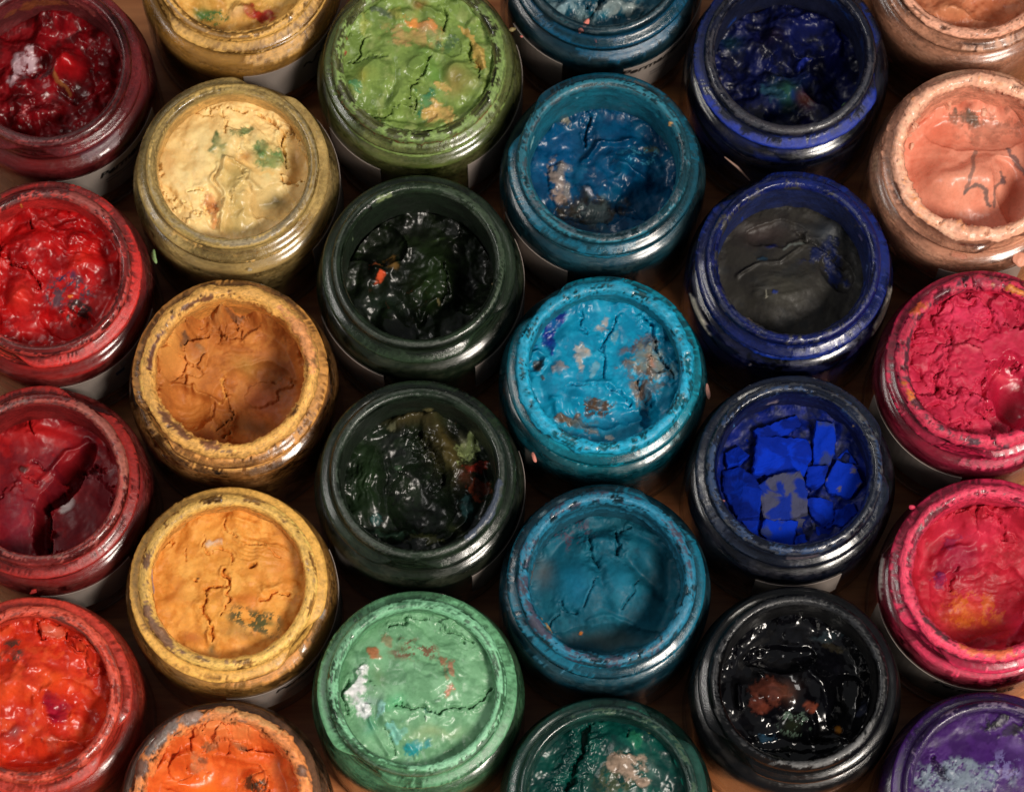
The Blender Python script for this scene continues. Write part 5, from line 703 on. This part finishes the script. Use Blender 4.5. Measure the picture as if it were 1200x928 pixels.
    dict(label='dark blue jar holding charcoal grey paint with maroon smear left of rim', depth=21, dome=2.5, lumps=0.8, grit=0.12, warp=0.6, climb=0.8, rough=0.5, tones=[(45, 43, 39), (39, 37, 35), (35, 36, 37)], haze=(17, 30, 92), wall=(24, 37, 85), inside=(10, 26, 89), film=0.85, flange=0.06, fillcov=0.3, crust=[((13, 20, 79), 0.5, -3, 3, 0.6, 0.15, 0.3), ((50, 49, 50), 0.3, -2.6, 4, 0.5, 0.15, 0.4), ((12, 33, 108), 0.5, -9, -4, 0.8, 0.15, 0.35), ((17, 36, 86), 0.4, 3, 9, 0.7, 0.3, 0.4)], smears=[(172.9, 24, 2.2, 3.4, (92, 60, 56), 0.5, 0.4, 0.5), (-151.2, 10, 6, 2, (20, 66, 180), 0.5, 0.4, 0.5), (-112.8, 12, 4.8, 1.3, (20, 62, 176), 0.6, 0.4, 0.5), (-53.3, 12, 0.6, 2.2, (88, 82, 70), 0.7, 0.25, 0.5), (130.1, 16, -0.6, 2.4, (20, 66, 190), 0.8, 0.3, 0.4), (-113.5, 18, -1.5, 1.6, (20, 66, 190), 0.9, 0.3, 0.4), (-11.2, 12, -1, 2, (34, 70, 180), 0.9, 0.3, 0.4), (167.3, 10, -1.4, 1.6, (60, 90, 160), 0.9, 0.2, 0.4), (75.7, 12, -0.2, 1.5, (112, 100, 142), 0.8, 0.3, 0.25), (99.6, 40, 5.5, 1.6, (72, 66, 60), 0.8, 0.3, 0.5), (72.3, 36, 7.6, 1.1, (18, 66, 170), 0.6, 0.4, 0.5), (-27.0, 2.5, 0.4, 1.2, (214, 72, 52), 0.5, 0.5, 0.4), (-3.1, 7, -2, 1.8, (84, 104, 160), 0.9, 0.1, 0.35), (23.0, 8, -2, 1.2, (96, 92, 140), 1, 0.1, 0.3), (-130.0, 6, -0.2, 1.2, (130, 116, 112), 1, 0.3, 0.4), (-108.5, 14, -0.6, 1.6, (60, 72, 84), 0.8, 0.2, 0.4), (-30.7, 9, -0.8, 1.6, (16, 30, 150), 0.6, 0.2, 0.35), (32.1, 6, 0.6, 1.5, (70, 60, 58), 0.8, 0.2, 0.4), (-122.8, 4, -12.5, 2.2, (112, 92, 80), 0.8, 0.3, 0.4), (-85, -10.5, 44, 1.8, (10, 48, 148), 0.5, 0.3, 0.35), (-50, -14, 20, 0.8, (110, 84, 54), 0.8, 0.2, 0.4), (203, -19.5, 17, 1.1, (222, 214, 196), 0.25, 0.05, 0.15), (-24, -19.5, 17, 1.2, (222, 214, 196), 0.25, 0.05, 0.15), (250, -19.5, 16, 0.5, (150, 140, 124), 0.4, 0.05, 0.15)], ops=[('m', -1.68, -5.55, 12.32, 8.7, 10, 2.6), ('r', [(-15.71, 0.63), (-9.71, 3.72), (-2.25, 4.5), (3.05, 9.15)], 0.72, 0.9), ('s', -4.33, 13.81, 9.42, 4.35, 5, 1.5), ('k', [(3.15, 14.59), (4.96, 11.48), (9.05, 10.7), (13.44, 6.82), (17.83, 2.95)], 0.58, 1.6), ('m', 13.62, 15.37, 5.8, 5.07, 0, 1.5), ('s', 14.82, 1.4, 4.35, 7.25, 30, 2), ('w', -2.4, -4.01, 11.6, 6.52, 10, 0.5), ('b', -8.05, 14.59, 9.42, 5.07, 0, (58, 46, 44), 0.8), ('b', -2.41, -4.78, 10.87, 6.52, 0, (60, 58, 50), 0.6), ('b', 13.59, 13.81, 5.8, 5.07, 0, (44, 50, 58), 0.8), ('c', 10.49, 8.37, 6.52, 2.17, 30, (14, 24, 64), 0.85, 0.7), ('c', 14.09, 2.18, 2.9, 5.8, 25, (14, 30, 84), 0.8, 0.7), ('c', -5.14, 9.93, 3.62, 1.01, 0, (14, 22, 70), 0.8, 0.7), ('c', -4.51, -6.01, 1.01, 1.01, 0, (24, 44, 110), 0.9, 0.5), ('c', -8.56, 6.05, 1.45, 0.87, 0, (20, 50, 70), 0.6, 0.7), ('l', [(-1.44, 8.37), (1.59, 10.7), (4.58, 11.09)], 0.51, (90, 96, 92), 0.7, 0.6), ('l', [(-7.63, -5.55), (-7.81, -7.86)], 0.29, (150, 146, 130), 0.7, 0.5)], paper=[], at=(0.08613, 0.0428)),  # pale smears low on the flange are glass reflections painted in as colour
    dict(label='ultramarine jar filled with dry broken blue chunks', depth=15, dome=0, lumps=2, grit=1.2, climb=1.5, rough=0.55, tones=[(0, 18, 82), (0, 22, 105), (22, 26, 52)], haze=(27, 34, 52), wall=(14, 21, 63), inside=(26, 30, 48), film=0.8, flange=0.12, fillcov=0.25, crust=[((72, 74, 78), 0.25, -3, 2.6, 0.5, 0.2, 0.35), ((33, 54, 87), 0.3, -2.6, 4, 0.5, 0.15, 0.4), ((18, 33, 78), 0.4, 2, 9, 0.6, 0.3, 0.5), ((30, 39, 58), 0.4, -12, -3.4, 0.8, 0.1, 0.3)], smears=[(141.4, 7, -0.6, 1.8, (72, 118, 170), 0.9, 0.3, 0.4), (52.4, 16, -0.4, 2.2, (140, 140, 134), 1.1, 0.3, 0.4), (37.3, 5, -0.6, 1.4, (190, 160, 90), 0.8, 0.4, 0.4), (97.7, 26, 2, 1.6, (60, 88, 118), 1, 0.2, 0.4), (106.5, 9, 5, 1.6, (120, 108, 116), 0.9, 0.3, 0.4), (-83.7, 30, 0.4, 1.8, (136, 124, 122), 1.1, 0.3, 0.4), (-106.3, 4, -0.6, 1, (150, 140, 70), 0.9, 0.2, 0.4), (-155.0, 1.6, -0.5, 0.8, (230, 150, 140), 0.4, 0.5, 0.4), (-79.8, 22, -15.5, 4.2, (150, 130, 138), 0.35, 0.1, 0.55), (-106.5, 9, -14.5, 2.6, (24, 36, 74), 0.9, 0.2, 0.4), (-117.5, 12, -13.5, 2.4, (16, 40, 110), 0.6, 0.2, 0.4), (-81.8, 4.5, -12.6, 1.8, (40, 46, 60), 1.1, 0.25, 0.4)], ops=[('n', 1.37, -0.03, 22.16, 19.21, 0, 4, 14)], chunk_tones=[((0, 38, 158), (0, 24, 112), 0.55), ((0, 32, 140), (0, 44, 176), 0.5), ((0, 24, 112), (0, 36, 146), 0.4), ((0, 42, 165), (40, 52, 104), 0.8), ((66, 68, 92), (12, 38, 130), 0.45), ((0, 30, 130), (0, 40, 160), 0.5), ((0, 40, 160), (84, 80, 90), 0.75)], chunks=[([(-10.53, 16.62), (2.89, 17.77), (3.21, 14.7), (-1.66, 13.17), (-9.85, 12.79)], 44, 51, (0, -0.05)), ([(-10.34, 10.91), (3.43, 12.43), (5.95, 8.62), (3.97, 1.76), (-10.15, -0.52)], 44, 52.5, (0.02, 0.02)), ([(-21.22, 1.12), (-16.75, 2.64), (-12.33, 0.36), (-9.81, -4.2), (-9.93, -11.78), (-15.5, -12.91), (-20.56, -4.96)], 43, 52, (0.06, 0.03)), ([(6.8, 15.75), (11.64, 16.52), (13.4, 11.55), (13.26, 5.07), (8.8, 4.31), (7.06, 10.03)], 44, 53, (-0.1, 0)), ([(-9.17, -2.37), (-4.32, -0.1), (3.08, -0.1), (4.07, -6.16), (3.23, -11.83), (-2.33, -12.96), (-8.97, -12.96)], 44, 54, (0, 0.12)), ([(5.31, -5.83), (9.73, -6.59), (12.64, -8.86), (12.18, -13.4), (8.08, -15.28), (5.93, -11.88)], 44, 52.5, (-0.1, 0.05)), ([(10.57, 0.13), (15.85, 4.69), (20.23, 1.65), (20.48, -3.66), (15.61, -6.7), (10.88, -2.91)], 44, 53, (0.05, 0.08)), ([(4.93, 3.1), (10.89, 3.86), (10.04, -1.47), (6.28, -3.75), (4.45, -2.23)], 44, 50, (0.1, 0)), ([(-19.53, 8.44), (-15.05, 9.2), (-13.25, 5.39), (-16.62, 3.86), (-19.95, 4.62)], 44, 50, (0.05, -0.05)), ([(-14.96, 13.15), (-10.44, 16.21), (-9.77, 11.62), (-12.78, 9.32)], 44, 49.5, (0, 0)), ([(-8.94, -15.01), (-0.04, -12.75), (0.58, -19.54), (-5.34, -20.67), (-9.37, -18.78)], 44, 53, (0, 0.1)), ([(0.86, -12.32), (6.76, -13.07), (7.41, -17.61), (2.2, -19.87)], 44, 51, (-0.05, 0.1)), ([(13.29, -11.24), (17.8, -7.83), (19.59, -10.48), (16.17, -15.01), (13.21, -15.01)], 44, 53, (0, 0.1)), ([(14.21, 6.68), (17.59, 8.59), (19.73, 4.39), (16.78, 5.15)], 44, 51, (0, 0.1)), ([(7.46, -15.34), (12.65, -14.59), (11.09, -18.36), (7.75, -19.12)], 44, 51, (0, 0.1)), ([(-8.88, 16.46), (-10.45, 11.85), (-11.97, 9.56), (-13.79, 12.62)], 43, 48.5, (0, 0)), ([(4.08, 17.24), (6.69, 17.24), (6.96, 12.26), (4.37, 13.03)], 43, 50, (0.1, 0)), ([(4.34, 9.32), (7.97, 4.74), (10.94, 4.36), (7.18, 2.45), (4.24, 3.98)], 43, 49.5, (0, 0)), ([(-12.09, 4.09), (-9.92, 0.28), (-9.6, -2.77), (-11.78, 0.28)], 43, 49, (0, 0)), ([(-16.13, -13.61), (-9.45, -12.86), (-10.28, -18.15), (-13.21, -16.64)], 43, 50, (0, 0.1)), ([(4.06, -5.16), (5.82, -10.48), (6.89, -12.75), (3.95, -11.23)], 43, 49.5, (0, 0)), ([(13.09, -1.25), (13.69, -8.09), (16.7, -6.57), (16.02, -3.53)], 43, 49, (0, 0)), ([(-19.93, 3.98), (-17.34, 3.21), (-21.08, 1.69)], 43, 49.5, (0, 0)), ([(9.81, -10.69), (13.43, -14.48), (10.44, -15.99), (9.01, -13.72)], 43, 50.5, (0, 0)), ([(-0.03, -18.47), (3.68, -17.71), (4.37, -20.35), (0.67, -20.58)], 43, 51.5, (0, 0.1))], paper=[(-110, -62)], at=(0.08521, -0.02239)),
    dict(label='black paint jar with wet glossy paint and a reddish brown scab inside', depth=18, dome=1, lumps=1.6, grit=0.15, climb=2, rough=0.1, warp=0.5, tones=[(6, 6, 9), (4, 4, 7), (10, 10, 15)], haze=(10, 11, 14), wall=(7, 7, 9), inside=(6, 6, 8), film=0.95, flange=0.55, fillcov=0.97, crust=[((59, 59, 59), 0.25, -1.4, 2, 0.5, 0.05, 0.5), ((34, 35, 38), 0.3, -3, 2.2, 0.7, 0.04, 0.3)], smears=[(177.8, 26, 0.4, 1.7, (92, 88, 82), 0.9, 0.05, 0.45), (-151.0, 7, -0.4, 1.3, (66, 112, 150), 1, 0.15, 0.4), (33.4, 20, 0.2, 1.5, (66, 70, 80), 1, 0.05, 0.4), (-70, 0.6, 34, 1.5, (100, 100, 100), 1, 0.04, 0.4)], ops=[('m', 5.57, 1.94, 6.35, 9.17, 20, 4), ('m', -7.14, -1.61, 9.17, 6.35, 0, 3), ('s', -4.13, 9.78, 11.28, 4.23, 0, 3), ('s', 15.28, -4.45, 6.35, 9.87, 0, 4), ('r', [(4.59, 5.5), (7.67, 1.23), (9.31, -4.45)], 1.13, 1.6), ('r', [(17.12, 15.49), (21.25, 11.2), (23.18, 3.37), (22.3, -4.45)], 1.55, 2.4), ('r', [(-16.93, 1.23), (-16.32, -5.15)], 0.71, 1.6), ('m', -10.56, 4.08, 1.69, 1.13, 0, 0.8), ('m', -9.74, 11.56, 1.41, 0.99, 0, 1.2), ('n', 0.37, 24.8, 15.51, 2.82, 0, 2, 14), ('m', 1.13, -10.11, 4.23, 4.23, 0, 2.4), ('s', -3.17, -15.76, 18.33, 2.82, 0, 2), ('m', 5.33, -10.82, 1.13, 4.23, 10, 1.6), ('c', -7.47, -0.19, 6.06, 4.23, -10, (84, 42, 32), 0.9, 0.6), ('c', -11.05, -4.45, 3.1, 2.54, -20, (96, 46, 34), 0.85, 0.6), ('b', -2.9, -0.19, 4.23, 3.53, 0, (82, 52, 40), 0.6), ('c', 4.39, -5.01, 1.83, 1.55, -30, (96, 44, 28), 0.95, 0.6), ('c', 13.02, -11.88, 1.41, 1.13, 0, (150, 96, 28), 0.9, 0.7), ('d', -0.27, -10.11, 5.64, 4.23, 0, (90, 110, 96), 0.2, 12), ('b', -0.98, -10.82, 2.82, 2.82, 0, (40, 46, 30), 0.6), ('c', -8.75, -14.0, 2.82, 0.99, 0, (40, 70, 92), 0.7, 0.8), ('c', 10.09, 16.56, 4.23, 1.69, 0, (30, 40, 44), 0.7, 0.7), ('c', 12.14, 13.35, 3.53, 1.13, -15, (40, 36, 26), 0.7, 0.8), ('c', 20.18, -5.15, 1.55, 2.12, 0, (40, 44, 60), 0.7, 0.5)], paper=[], at=(0.08537, -0.08759)),
    dict(label='salmon pink jar cut by the top edge with navy smears on its front rim', depth=9, dome=0, lumps=2, grit=0.8, climb=2, rough=0.4, tones=[(196, 120, 84), (176, 98, 64), (206, 136, 100)], haze=(190, 132, 104), wall=(206, 142, 112), inside=(196, 132, 100), film=0.85, flange=0.4, fillcov=0.8, crust=[((232, 166, 136), 0.6, -3, 3, 0.5, 0.3, 0.5), ((206, 150, 118), 0.5, -12, -3, 0.9, 0.1, 0.35)], smears=[(-74.7, 17, 0.2, 2.2, (44, 52, 74), 0.9, 0.3, 0.4), (-57.7, 10, 0.6, 1.8, (44, 52, 74), 1, 0.3, 0.4), (-107.6, 10, 0.8, 2, (236, 160, 130), 0.7, 0.4, 0.4), (-128.6, 4, 2, 1.3, (160, 150, 130), 0.8, 0.2, 0.4), (-119.7, 8, -3, 1.2, (150, 90, 70), 0.9, 0.1, 0.4)], ops=[('m', -6.89, -14.87, 7.36, 3.68, 0, 3), ('s', 5.55, -12.86, 9.2, 4.6, 0, 2.5), ('w', -4.0, -13.86, 11.05, 4.6, 60, 1.4), ('b', -6.89, -14.87, 5.52, 3.68, 0, (206, 136, 96), 0.8), ('b', 5.52, -13.86, 5.52, 3.68, 0, (150, 76, 44), 0.7)], paper=[], at=(0.14439, 0.14114)),
    dict(label='flesh pink paint jar with a smooth pink dome and thin grey scribble inside', depth=19, dome=2.5, lumps=0.8, grit=0.08, climb=2.5, rough=0.3, warp=0.45, tones=[(236, 158, 132), (228, 144, 118), (230, 156, 130)], haze=(220, 156, 126), wall=(216, 150, 122), inside=(224, 158, 128), film=0.8, flange=0.35, fillcov=0.75, crust=[((240, 176, 146), 0.86, -2.8, 2.8, 0.3, 1.1, 0.22), ((236, 172, 142), 0.5, 2.4, 7, 0.4, 0.8, 0.4), ((208, 146, 116), 0.5, -12, -3.2, 0.9, 0.15, 0.35), ((226, 150, 104), 0.2, -2, 2.5, 0.4, 0.1, 0.3)], smears=[(143.6, 6, 0.2, 1.1, (60, 64, 82), 0.9, 0.3, 0.4), (150.7, 5, 0.4, 1, (64, 66, 80), 1.1, 0.3, 0.4), (109.3, 16, -2.4, 2.2, (240, 176, 146), 0.9, 1.5, 0.4), (87.0, 18, -2, 2, (238, 172, 142), 0.9, 1.4, 0.4), (92.2, 22, 6, 2.6, (240, 178, 150), 0.8, 1.6, 0.35), (145.3, 14, 5, 1.2, (240, 178, 150), 1.2, 1.2, 0.35), (-130.0, 8, -13, 2.2, (96, 62, 46), 0.9, 0.1, 0.4), (-177.0, 8, 0.2, 1.6, (230, 160, 110), 0.9, 0.2, 0.3)], ops=[('m', -8.57, -4.3, 13.81, 10.13, 10, 5.5), ('m', 4.79, -2.32, 9.2, 10.13, -20, 4), ('r', [(-7.48, 0.66), (-0.74, 3.65), (5.03, 5.64)], 1.84, -1), ('s', 1.43, 12.62, 15.65, 6.44, 0, 2), ('s', 12.26, -6.29, 6.44, 11.97, 20, 3), ('m', 4.72, 26.65, 10.13, 3.68, 0, 5), ('n', 3.73, 25.65, 13.81, 4.6, 0, 2, 16), ('m', 11.25, 21.63, 5.52, 2.76, -30, 3), ('b', -8.62, -6.29, 11.97, 8.28, 0, (228, 148, 120), 0.8), ('b', -9.97, 13.62, 7.36, 6.44, 20, (206, 112, 86), 0.8), ('c', 6.26, 14.62, 9.2, 4.6, 10, (166, 112, 92), 0.8, 0.9), ('b', 8.96, 9.63, 10.13, 5.52, 0, (176, 112, 92), 0.7), ('c', -1.25, 18.63, 5.52, 2.39, -10, (112, 92, 78), 0.85, 0.9), ('c', -10.68, 22.63, 2.76, 1.66, 0, (130, 116, 98), 0.7, 0.8), ('l', [(1.24, 6.14), (-0.32, 1.66), (-1.92, -4.3), (-2.99, -8.27)], 0.64, (122, 98, 90), 0.75, 0.5), ('l', [(-2.99, -8.27), (-0.1, -6.78), (2.72, -7.77), (4.51, -11.24)], 0.64, (116, 98, 92), 0.9, 0.5), ('l', [(5.94, -11.24), (6.09, -6.29), (9.52, -2.81), (8.65, -0.33)], 0.55, (128, 100, 92), 0.85, 0.6), ('l', [(10.8, 7.63), (13.53, 3.65), (16.44, -0.33)], 0.74, (104, 88, 88), 0.85, 0.8), ('c', 9.52, -2.81, 1.47, 1.29, 30, (84, 76, 80), 0.9, 0.6), ('b', 12.26, -6.29, 3.68, 7.36, 0, (190, 116, 92), 0.5), ('g', -5.77, -6.29, 18.41, 13.81, 0, 0.25)], paper=[(-110, -62)], flecks=[('pink_drip', -18.99, 11.87, 56, 0.9, 1.4, 0.8, 20, (240, 180, 150)), ('pink_drip', -19.89, 5.6, 54, 0.8, 1.2, 0.8, -10, (240, 180, 150)), ('pink_drip', 3.08, 16.79, 54, 1, 1.4, 0.9, 0, (236, 172, 144)), ('pink_drip', -5.02, -27.82, 47.5, 2.4, 1.1, 0.6, -15, (224, 140, 112)), ('pink_drip', 13.37, -28.66, 47, 2.2, 2.6, 1.1, 0, (236, 164, 136))], at=(0.14376, 0.07594)),
    dict(label='crimson pink paint jar with thick broken plates and a deep shiny hollow at the right', depth=7, dome=1, lumps=1, grit=0.6, climb=2, rough=0.55, tones=[(192, 40, 72), (178, 32, 62), (202, 52, 84)], haze=(140, 34, 58), wall=(196, 36, 70), inside=(186, 30, 66), film=0.75, flange=0.35, fillcov=0.85, crust=[((212, 52, 84), 0.68, -3, 2.8, 0.3, 0.9, 0.5), ((90, 50, 62), 0.24, -3, 2.6, 0.5, 0.0, 0.35), ((190, 36, 72), 0.6, -12, -3.2, 0.9, 0.15, 0.35)], smears=[(172, 1, 20, 0.8, (92, 54, 66), 1.1, -0.2, 0.3), (215, 1.4, 24, 0.7, (84, 46, 54), 1.1, -0.2, 0.35), (203, -0.6, 8, 1, (216, 110, 40), 1.1, 0.2, 0.4), (140, -1, 7, 1.4, (206, 90, 50), 1.2, 0.2, 0.4), (88, -0.6, 12, 1.4, (160, 62, 80), 1.2, 0.1, 0.2), (60, 0.4, 18, 0.7, (206, 120, 50), 0.9, 0.2, 0.4), (-75, -16, 30, 2, (206, 40, 84), 0.7, 0.1, 0.4)], ops=[('p', -5.54, 15.91, 9.42, 5.8, 10, 2.5), ('p', 6.92, 15.91, 5.07, 5.07, 0, 2.5), ('m', -16.76, 7.57, 7.25, 5.8, 20, 2), ('p', -6.01, 0.01, 8.7, 7.25, 0, 1.5), ('p', -10.04, -13.53, 12.32, 6.52, 8, 2), ('p', 8.29, -9.78, 10.15, 12.32, 0, -5), ('s', 9.85, -6.77, 8.7, 10.87, 10, 5), ('r', [(6.39, -0.74), (3.28, -6.77), (0.16, -13.53)], 1.88, 2.5), ('p', 10.56, 15.15, 5.07, 3.62, 40, -2.5), ('v', -10.74, 13.63, 15.94, 9.42, 0, 6, 1.8, 0.7), ('v', -14.82, -1.5, 10.15, 14.49, 0, 6, 1.6, 0.7), ('v', -6.42, -14.28, 11.6, 6.52, 0, 6, 1.6, 0.7), ('k', [(-12.6, -0.74), (-14.51, -3.76), (-13.5, -6.77), (-11.33, -7.52)], 0.51, 2), ('k', [(-12.25, 12.11), (-8.28, 9.84), (-8.71, 7.57)], 0.51, 2), ('k', [(-2.66, 14.39), (2.4, 12.11), (5.99, 9.84)], 0.36, 1.4), ('p', -0.32, 18.95, 2.9, 2.61, 0, 1), ('s', -13.52, -7.52, 1.59, 2.17, 0, 2.4), ('n', -18.27, 6.05, 10.87, 18.12, 0, 1.4, 16), ('b', 9.75, -9.78, 7.97, 9.42, 0, (160, 14, 44), 0.9), ('b', 10.49, 12.87, 4.35, 4.35, 0, (150, 18, 46), 0.7), ('b', 6.39, -0.74, 2.9, 1.88, 0, (230, 80, 100), 0.7), ('c', -6.76, -0.74, 6.52, 5.8, 0, (188, 34, 66), 0.7, 0.5), ('c', -4.08, 15.91, 8.7, 4.35, 0, (216, 52, 90), 0.6, 0.4), ('c', -0.57, 10.6, 5.8, 2.17, 10, (190, 40, 72), 0.6, 0.6), ('l', [(7.8, -2.25), (10.65, -4.51), (12.65, -6.02)], 0.43, (206, 120, 120), 0.6, 0.4), ('b', -3.65, 5.68, 4.35, 1.01, -5, (230, 110, 120), 0.5), ('g', 8.39, -6.77, 9.42, 13.77, 0, 0.2)], paper=[(-170, -100)], flecks=[('dried_fleck', 9.22, -23.2, 58.5, 0.7, 0.6, 0.5, 0, (240, 190, 196)), ('dried_fleck', 2.89, -26.06, 58, 0.5, 0.45, 0.4, 0, (236, 180, 186))], at=(0.14361, 0.01074)),
    dict(label='hot pink paint jar with an orange stain in its dark red hollow', depth=18, dome=0, lumps=1.5, grit=0.6, climb=5, rough=0.5, tones=[(180, 32, 52), (160, 26, 42), (196, 44, 66)], haze=(170, 44, 72), wall=(206, 48, 80), inside=(196, 40, 76), film=0.85, flange=0.1, fillcov=0.7, crust=[((226, 64, 96), 0.74, -3, 2.8, 0.55, 0.7, 0.5), ((214, 54, 86), 0.6, 2.4, 8, 0.5, 0.5, 0.55), ((210, 44, 84), 0.6, -12, -3.2, 0.9, 0.15, 0.35), ((110, 54, 66), 0.16, -3.2, 2.6, 0.7, 0.0, 0.35)], smears=[(-134.4, 14, 3.2, 1.8, (236, 70, 92), 0.4, 0.8, 0.5), (-158.1, 9, 3.6, 1.6, (226, 84, 70), 0.6, 0.4, 0.5), (225, 0.6, 16, 0.9, (104, 56, 64), 0.8, -0.2, 0.3), (132, 0.8, 16, 1, (120, 56, 66), 0.8, -0.1, 0.3), (-92, 0.4, 26, 1.2, (206, 96, 64), 1.2, 0.1, 0.35), (-60, -0.4, 14, 1, (150, 70, 80), 1.1, 0, 0.2), (-110, -16, 40, 1.6, (214, 40, 84), 0.5, 0.1, 0.4), (176, -19.5, 16, 0.9, (214, 200, 192), 0.25, 0.05, 0.15)], ops=[('m', 9.41, 19.41, 9.49, 6.33, 0, 4), ('m', -2.28, 19.41, 13.71, 4.22, 0, 3), ('s', -1.96, -5.44, 15.82, 11.6, 10, 3.5), ('v', 3.04, 19.41, 15.82, 6.33, 0, 6, 1.6, 0.7), ('r', [(-14.32, 6.41), (-11.08, 8.57), (-1.34, 15.07)], 1.27, 1.6), ('k', [(0.98, 21.58), (6.12, 16.15), (7.08, 12.9)], 0.84, 2), ('k', [(-8.02, 4.25), (-9.06, -2.22)], 0.63, 1.4), ('r', [(7.15, -18.31), (9.43, -12.96), (12.31, -8.67)], 2.74, 4), ('n', -4.97, -0.06, 17.93, 15.82, 0, 1.4, 16), ('w', 1.38, -0.06, 12.65, 9.49, 10, 0.8), ('b', -0.25, 16.15, 13.71, 4.22, 0, (210, 50, 80), 0.8), ('b', -7.9, 8.57, 8.44, 6.33, 20, (130, 28, 60), 0.7), ('c', -12.88, 1.01, 2.74, 1.9, 0, (96, 30, 84), 0.7, 0.9), ('b', -5.26, -9.74, 8.44, 5.27, 0, (196, 84, 36), 0.9), ('d', -3.08, -7.59, 11.6, 6.33, 0, (200, 96, 36), 0.4, 18), ('b', 5.51, -3.29, 8.44, 6.33, 0, (150, 24, 36), 0.6), ('b', 0.92, -15.1, 9.49, 3.16, 0, (110, 22, 24), 0.6), ('b', 9.96, -12.96, 3.8, 5.27, 0, (226, 56, 92), 0.9), ('c', -8.85, 12.36, 4.22, 1.48, 10, (110, 36, 80), 0.6, 1)], paper=[(-170, -84)], text=[('Permanent', -118, 36.5, 5.6, 0, 0.03)], flecks=[('dried_fleck', -22.61, 20.49, 59, 0.9, 0.7, 0.6, 0, (214, 60, 90))], at=(0.14316, -0.05446)),  # whitish streak on the left flange is a reflection painted into the colour
    dict(label='violet purple jar in the bottom right corner with a bluish grey scuffed patch inside', depth=5, dome=1, lumps=0.6, grit=0.15, climb=0.3, rough=0.42, tones=[(60, 22, 94), (50, 16, 80), (70, 34, 104)], haze=(52, 24, 84), wall=(60, 24, 92), inside=(54, 20, 88), film=0.92, flange=0.6, fillcov=0.97, crust=[((112, 96, 120), 0.45, -1.4, 1.6, 0.6, 0.05, 0.5), ((60, 26, 94), 0.4, -12, -3, 0.9, 0.05, 0.2)], smears=[], ops=[('k', [(-16.86, 10.55), (-14.89, 6.91), (-12.39, 3.79)], 0.63, 1.2), ('m', 1.13, 6.91, 10.54, 6.33, 0, 1.2), ('n', -9.29, 3.79, 16.87, 5.27, 0, 2, 14), ('r', [(-20.41, 13.15), (-11.95, 19.41), (-2.5, 23.6)], 2.11, 0.5), ('m', 6.71, 19.41, 5.27, 7.38, 20, 0.8), ('c', -9.29, 3.79, 12.65, 4.22, 0, (112, 124, 138), 0.8, 1.1), ('d', -11.36, 3.79, 14.76, 6.33, 0, (120, 132, 146), 0.5, 10), ('d', 3.2, 6.91, 7.38, 5.27, 0, (100, 90, 140), 0.4, 12), ('c', 2.09, 20.98, 5.27, 2.11, 20, (30, 28, 34), 0.95, 0.7), ('c', 7.71, 18.37, 5.27, 1.48, 30, (34, 28, 40), 0.9, 0.7), ('b', 7.54, 13.15, 4.22, 3.16, 0, (112, 84, 150), 0.5), ('l', [(-16.87, 10.03), (-13.42, 3.79)], 0.84, (34, 18, 50), 0.8, 0.6)], paper=[], at=(0.14209, -0.11975)),
]


for n, sp in enumerate(JARS):
    jar = bpy.data.objects.new('paint_jar', None)
    COL.objects.link(jar)
    jar.empty_display_size = .01
    jar.location = (sp['at'][0], sp['at'][1], .0006)
    jar['label'] = sp['label']; jar['category'] = 'paint jar'; jar['group'] = GROUP
    make_glass(jar, sp, n * 17 + 3)
    make_film(jar, sp, n * 17 + 3)
    make_paint(jar, sp, n * 17 + 3)
    for lab in sp.get('paper', ()):
        make_label(jar, *lab)
    for tx in sp.get('text', ()):
        make_text(jar, tx[0], tx[1], tx[2], tx[3], (M_INK, M_GREYINK)[tx[4]], *tx[5:])
    for br in sp.get('bars', ()):
        make_bar(jar, br[0], R(br[1]) * 32.3, R(br[2]) * 32.3, br[3], br[4], {'k': M_INK, 'g': M_GREYINK, 'b': M_BLUEINK}[br[5]])
    for i, fk in enumerate(sp.get('flecks', ())):
        fleck(jar, *fk, seed=n * 31 + i)
    for i, ck in enumerate(sp.get('chunks', ())):
        chunk(jar, *ck, seed=n * 13 + i, tones=sp['chunk_tones'][i % len(sp['chunk_tones'])])
    if 'squiggle' in sp:
        tube('handwritten_mark', [on_body(R(a) * 32.3, z, 32.6) for a, z in sp['squiggle']], .00028, M_INK, jar, 6)

# a pale dried strand caught in the gap between the dark blue jars
strand = tube('dried_strand', [(0.0664, 0.0809, 0.046), (0.0704, 0.0781, 0.0445), (0.0745, 0.0744, 0.042)], .0004, plain_material('pale_dried_strand', (176, 140, 124), .5, 2000, .1), None, 8)
strand['label'] = 'thin pale dried strand caught in the gap between dark blue jars'
strand['category'] = 'strand'
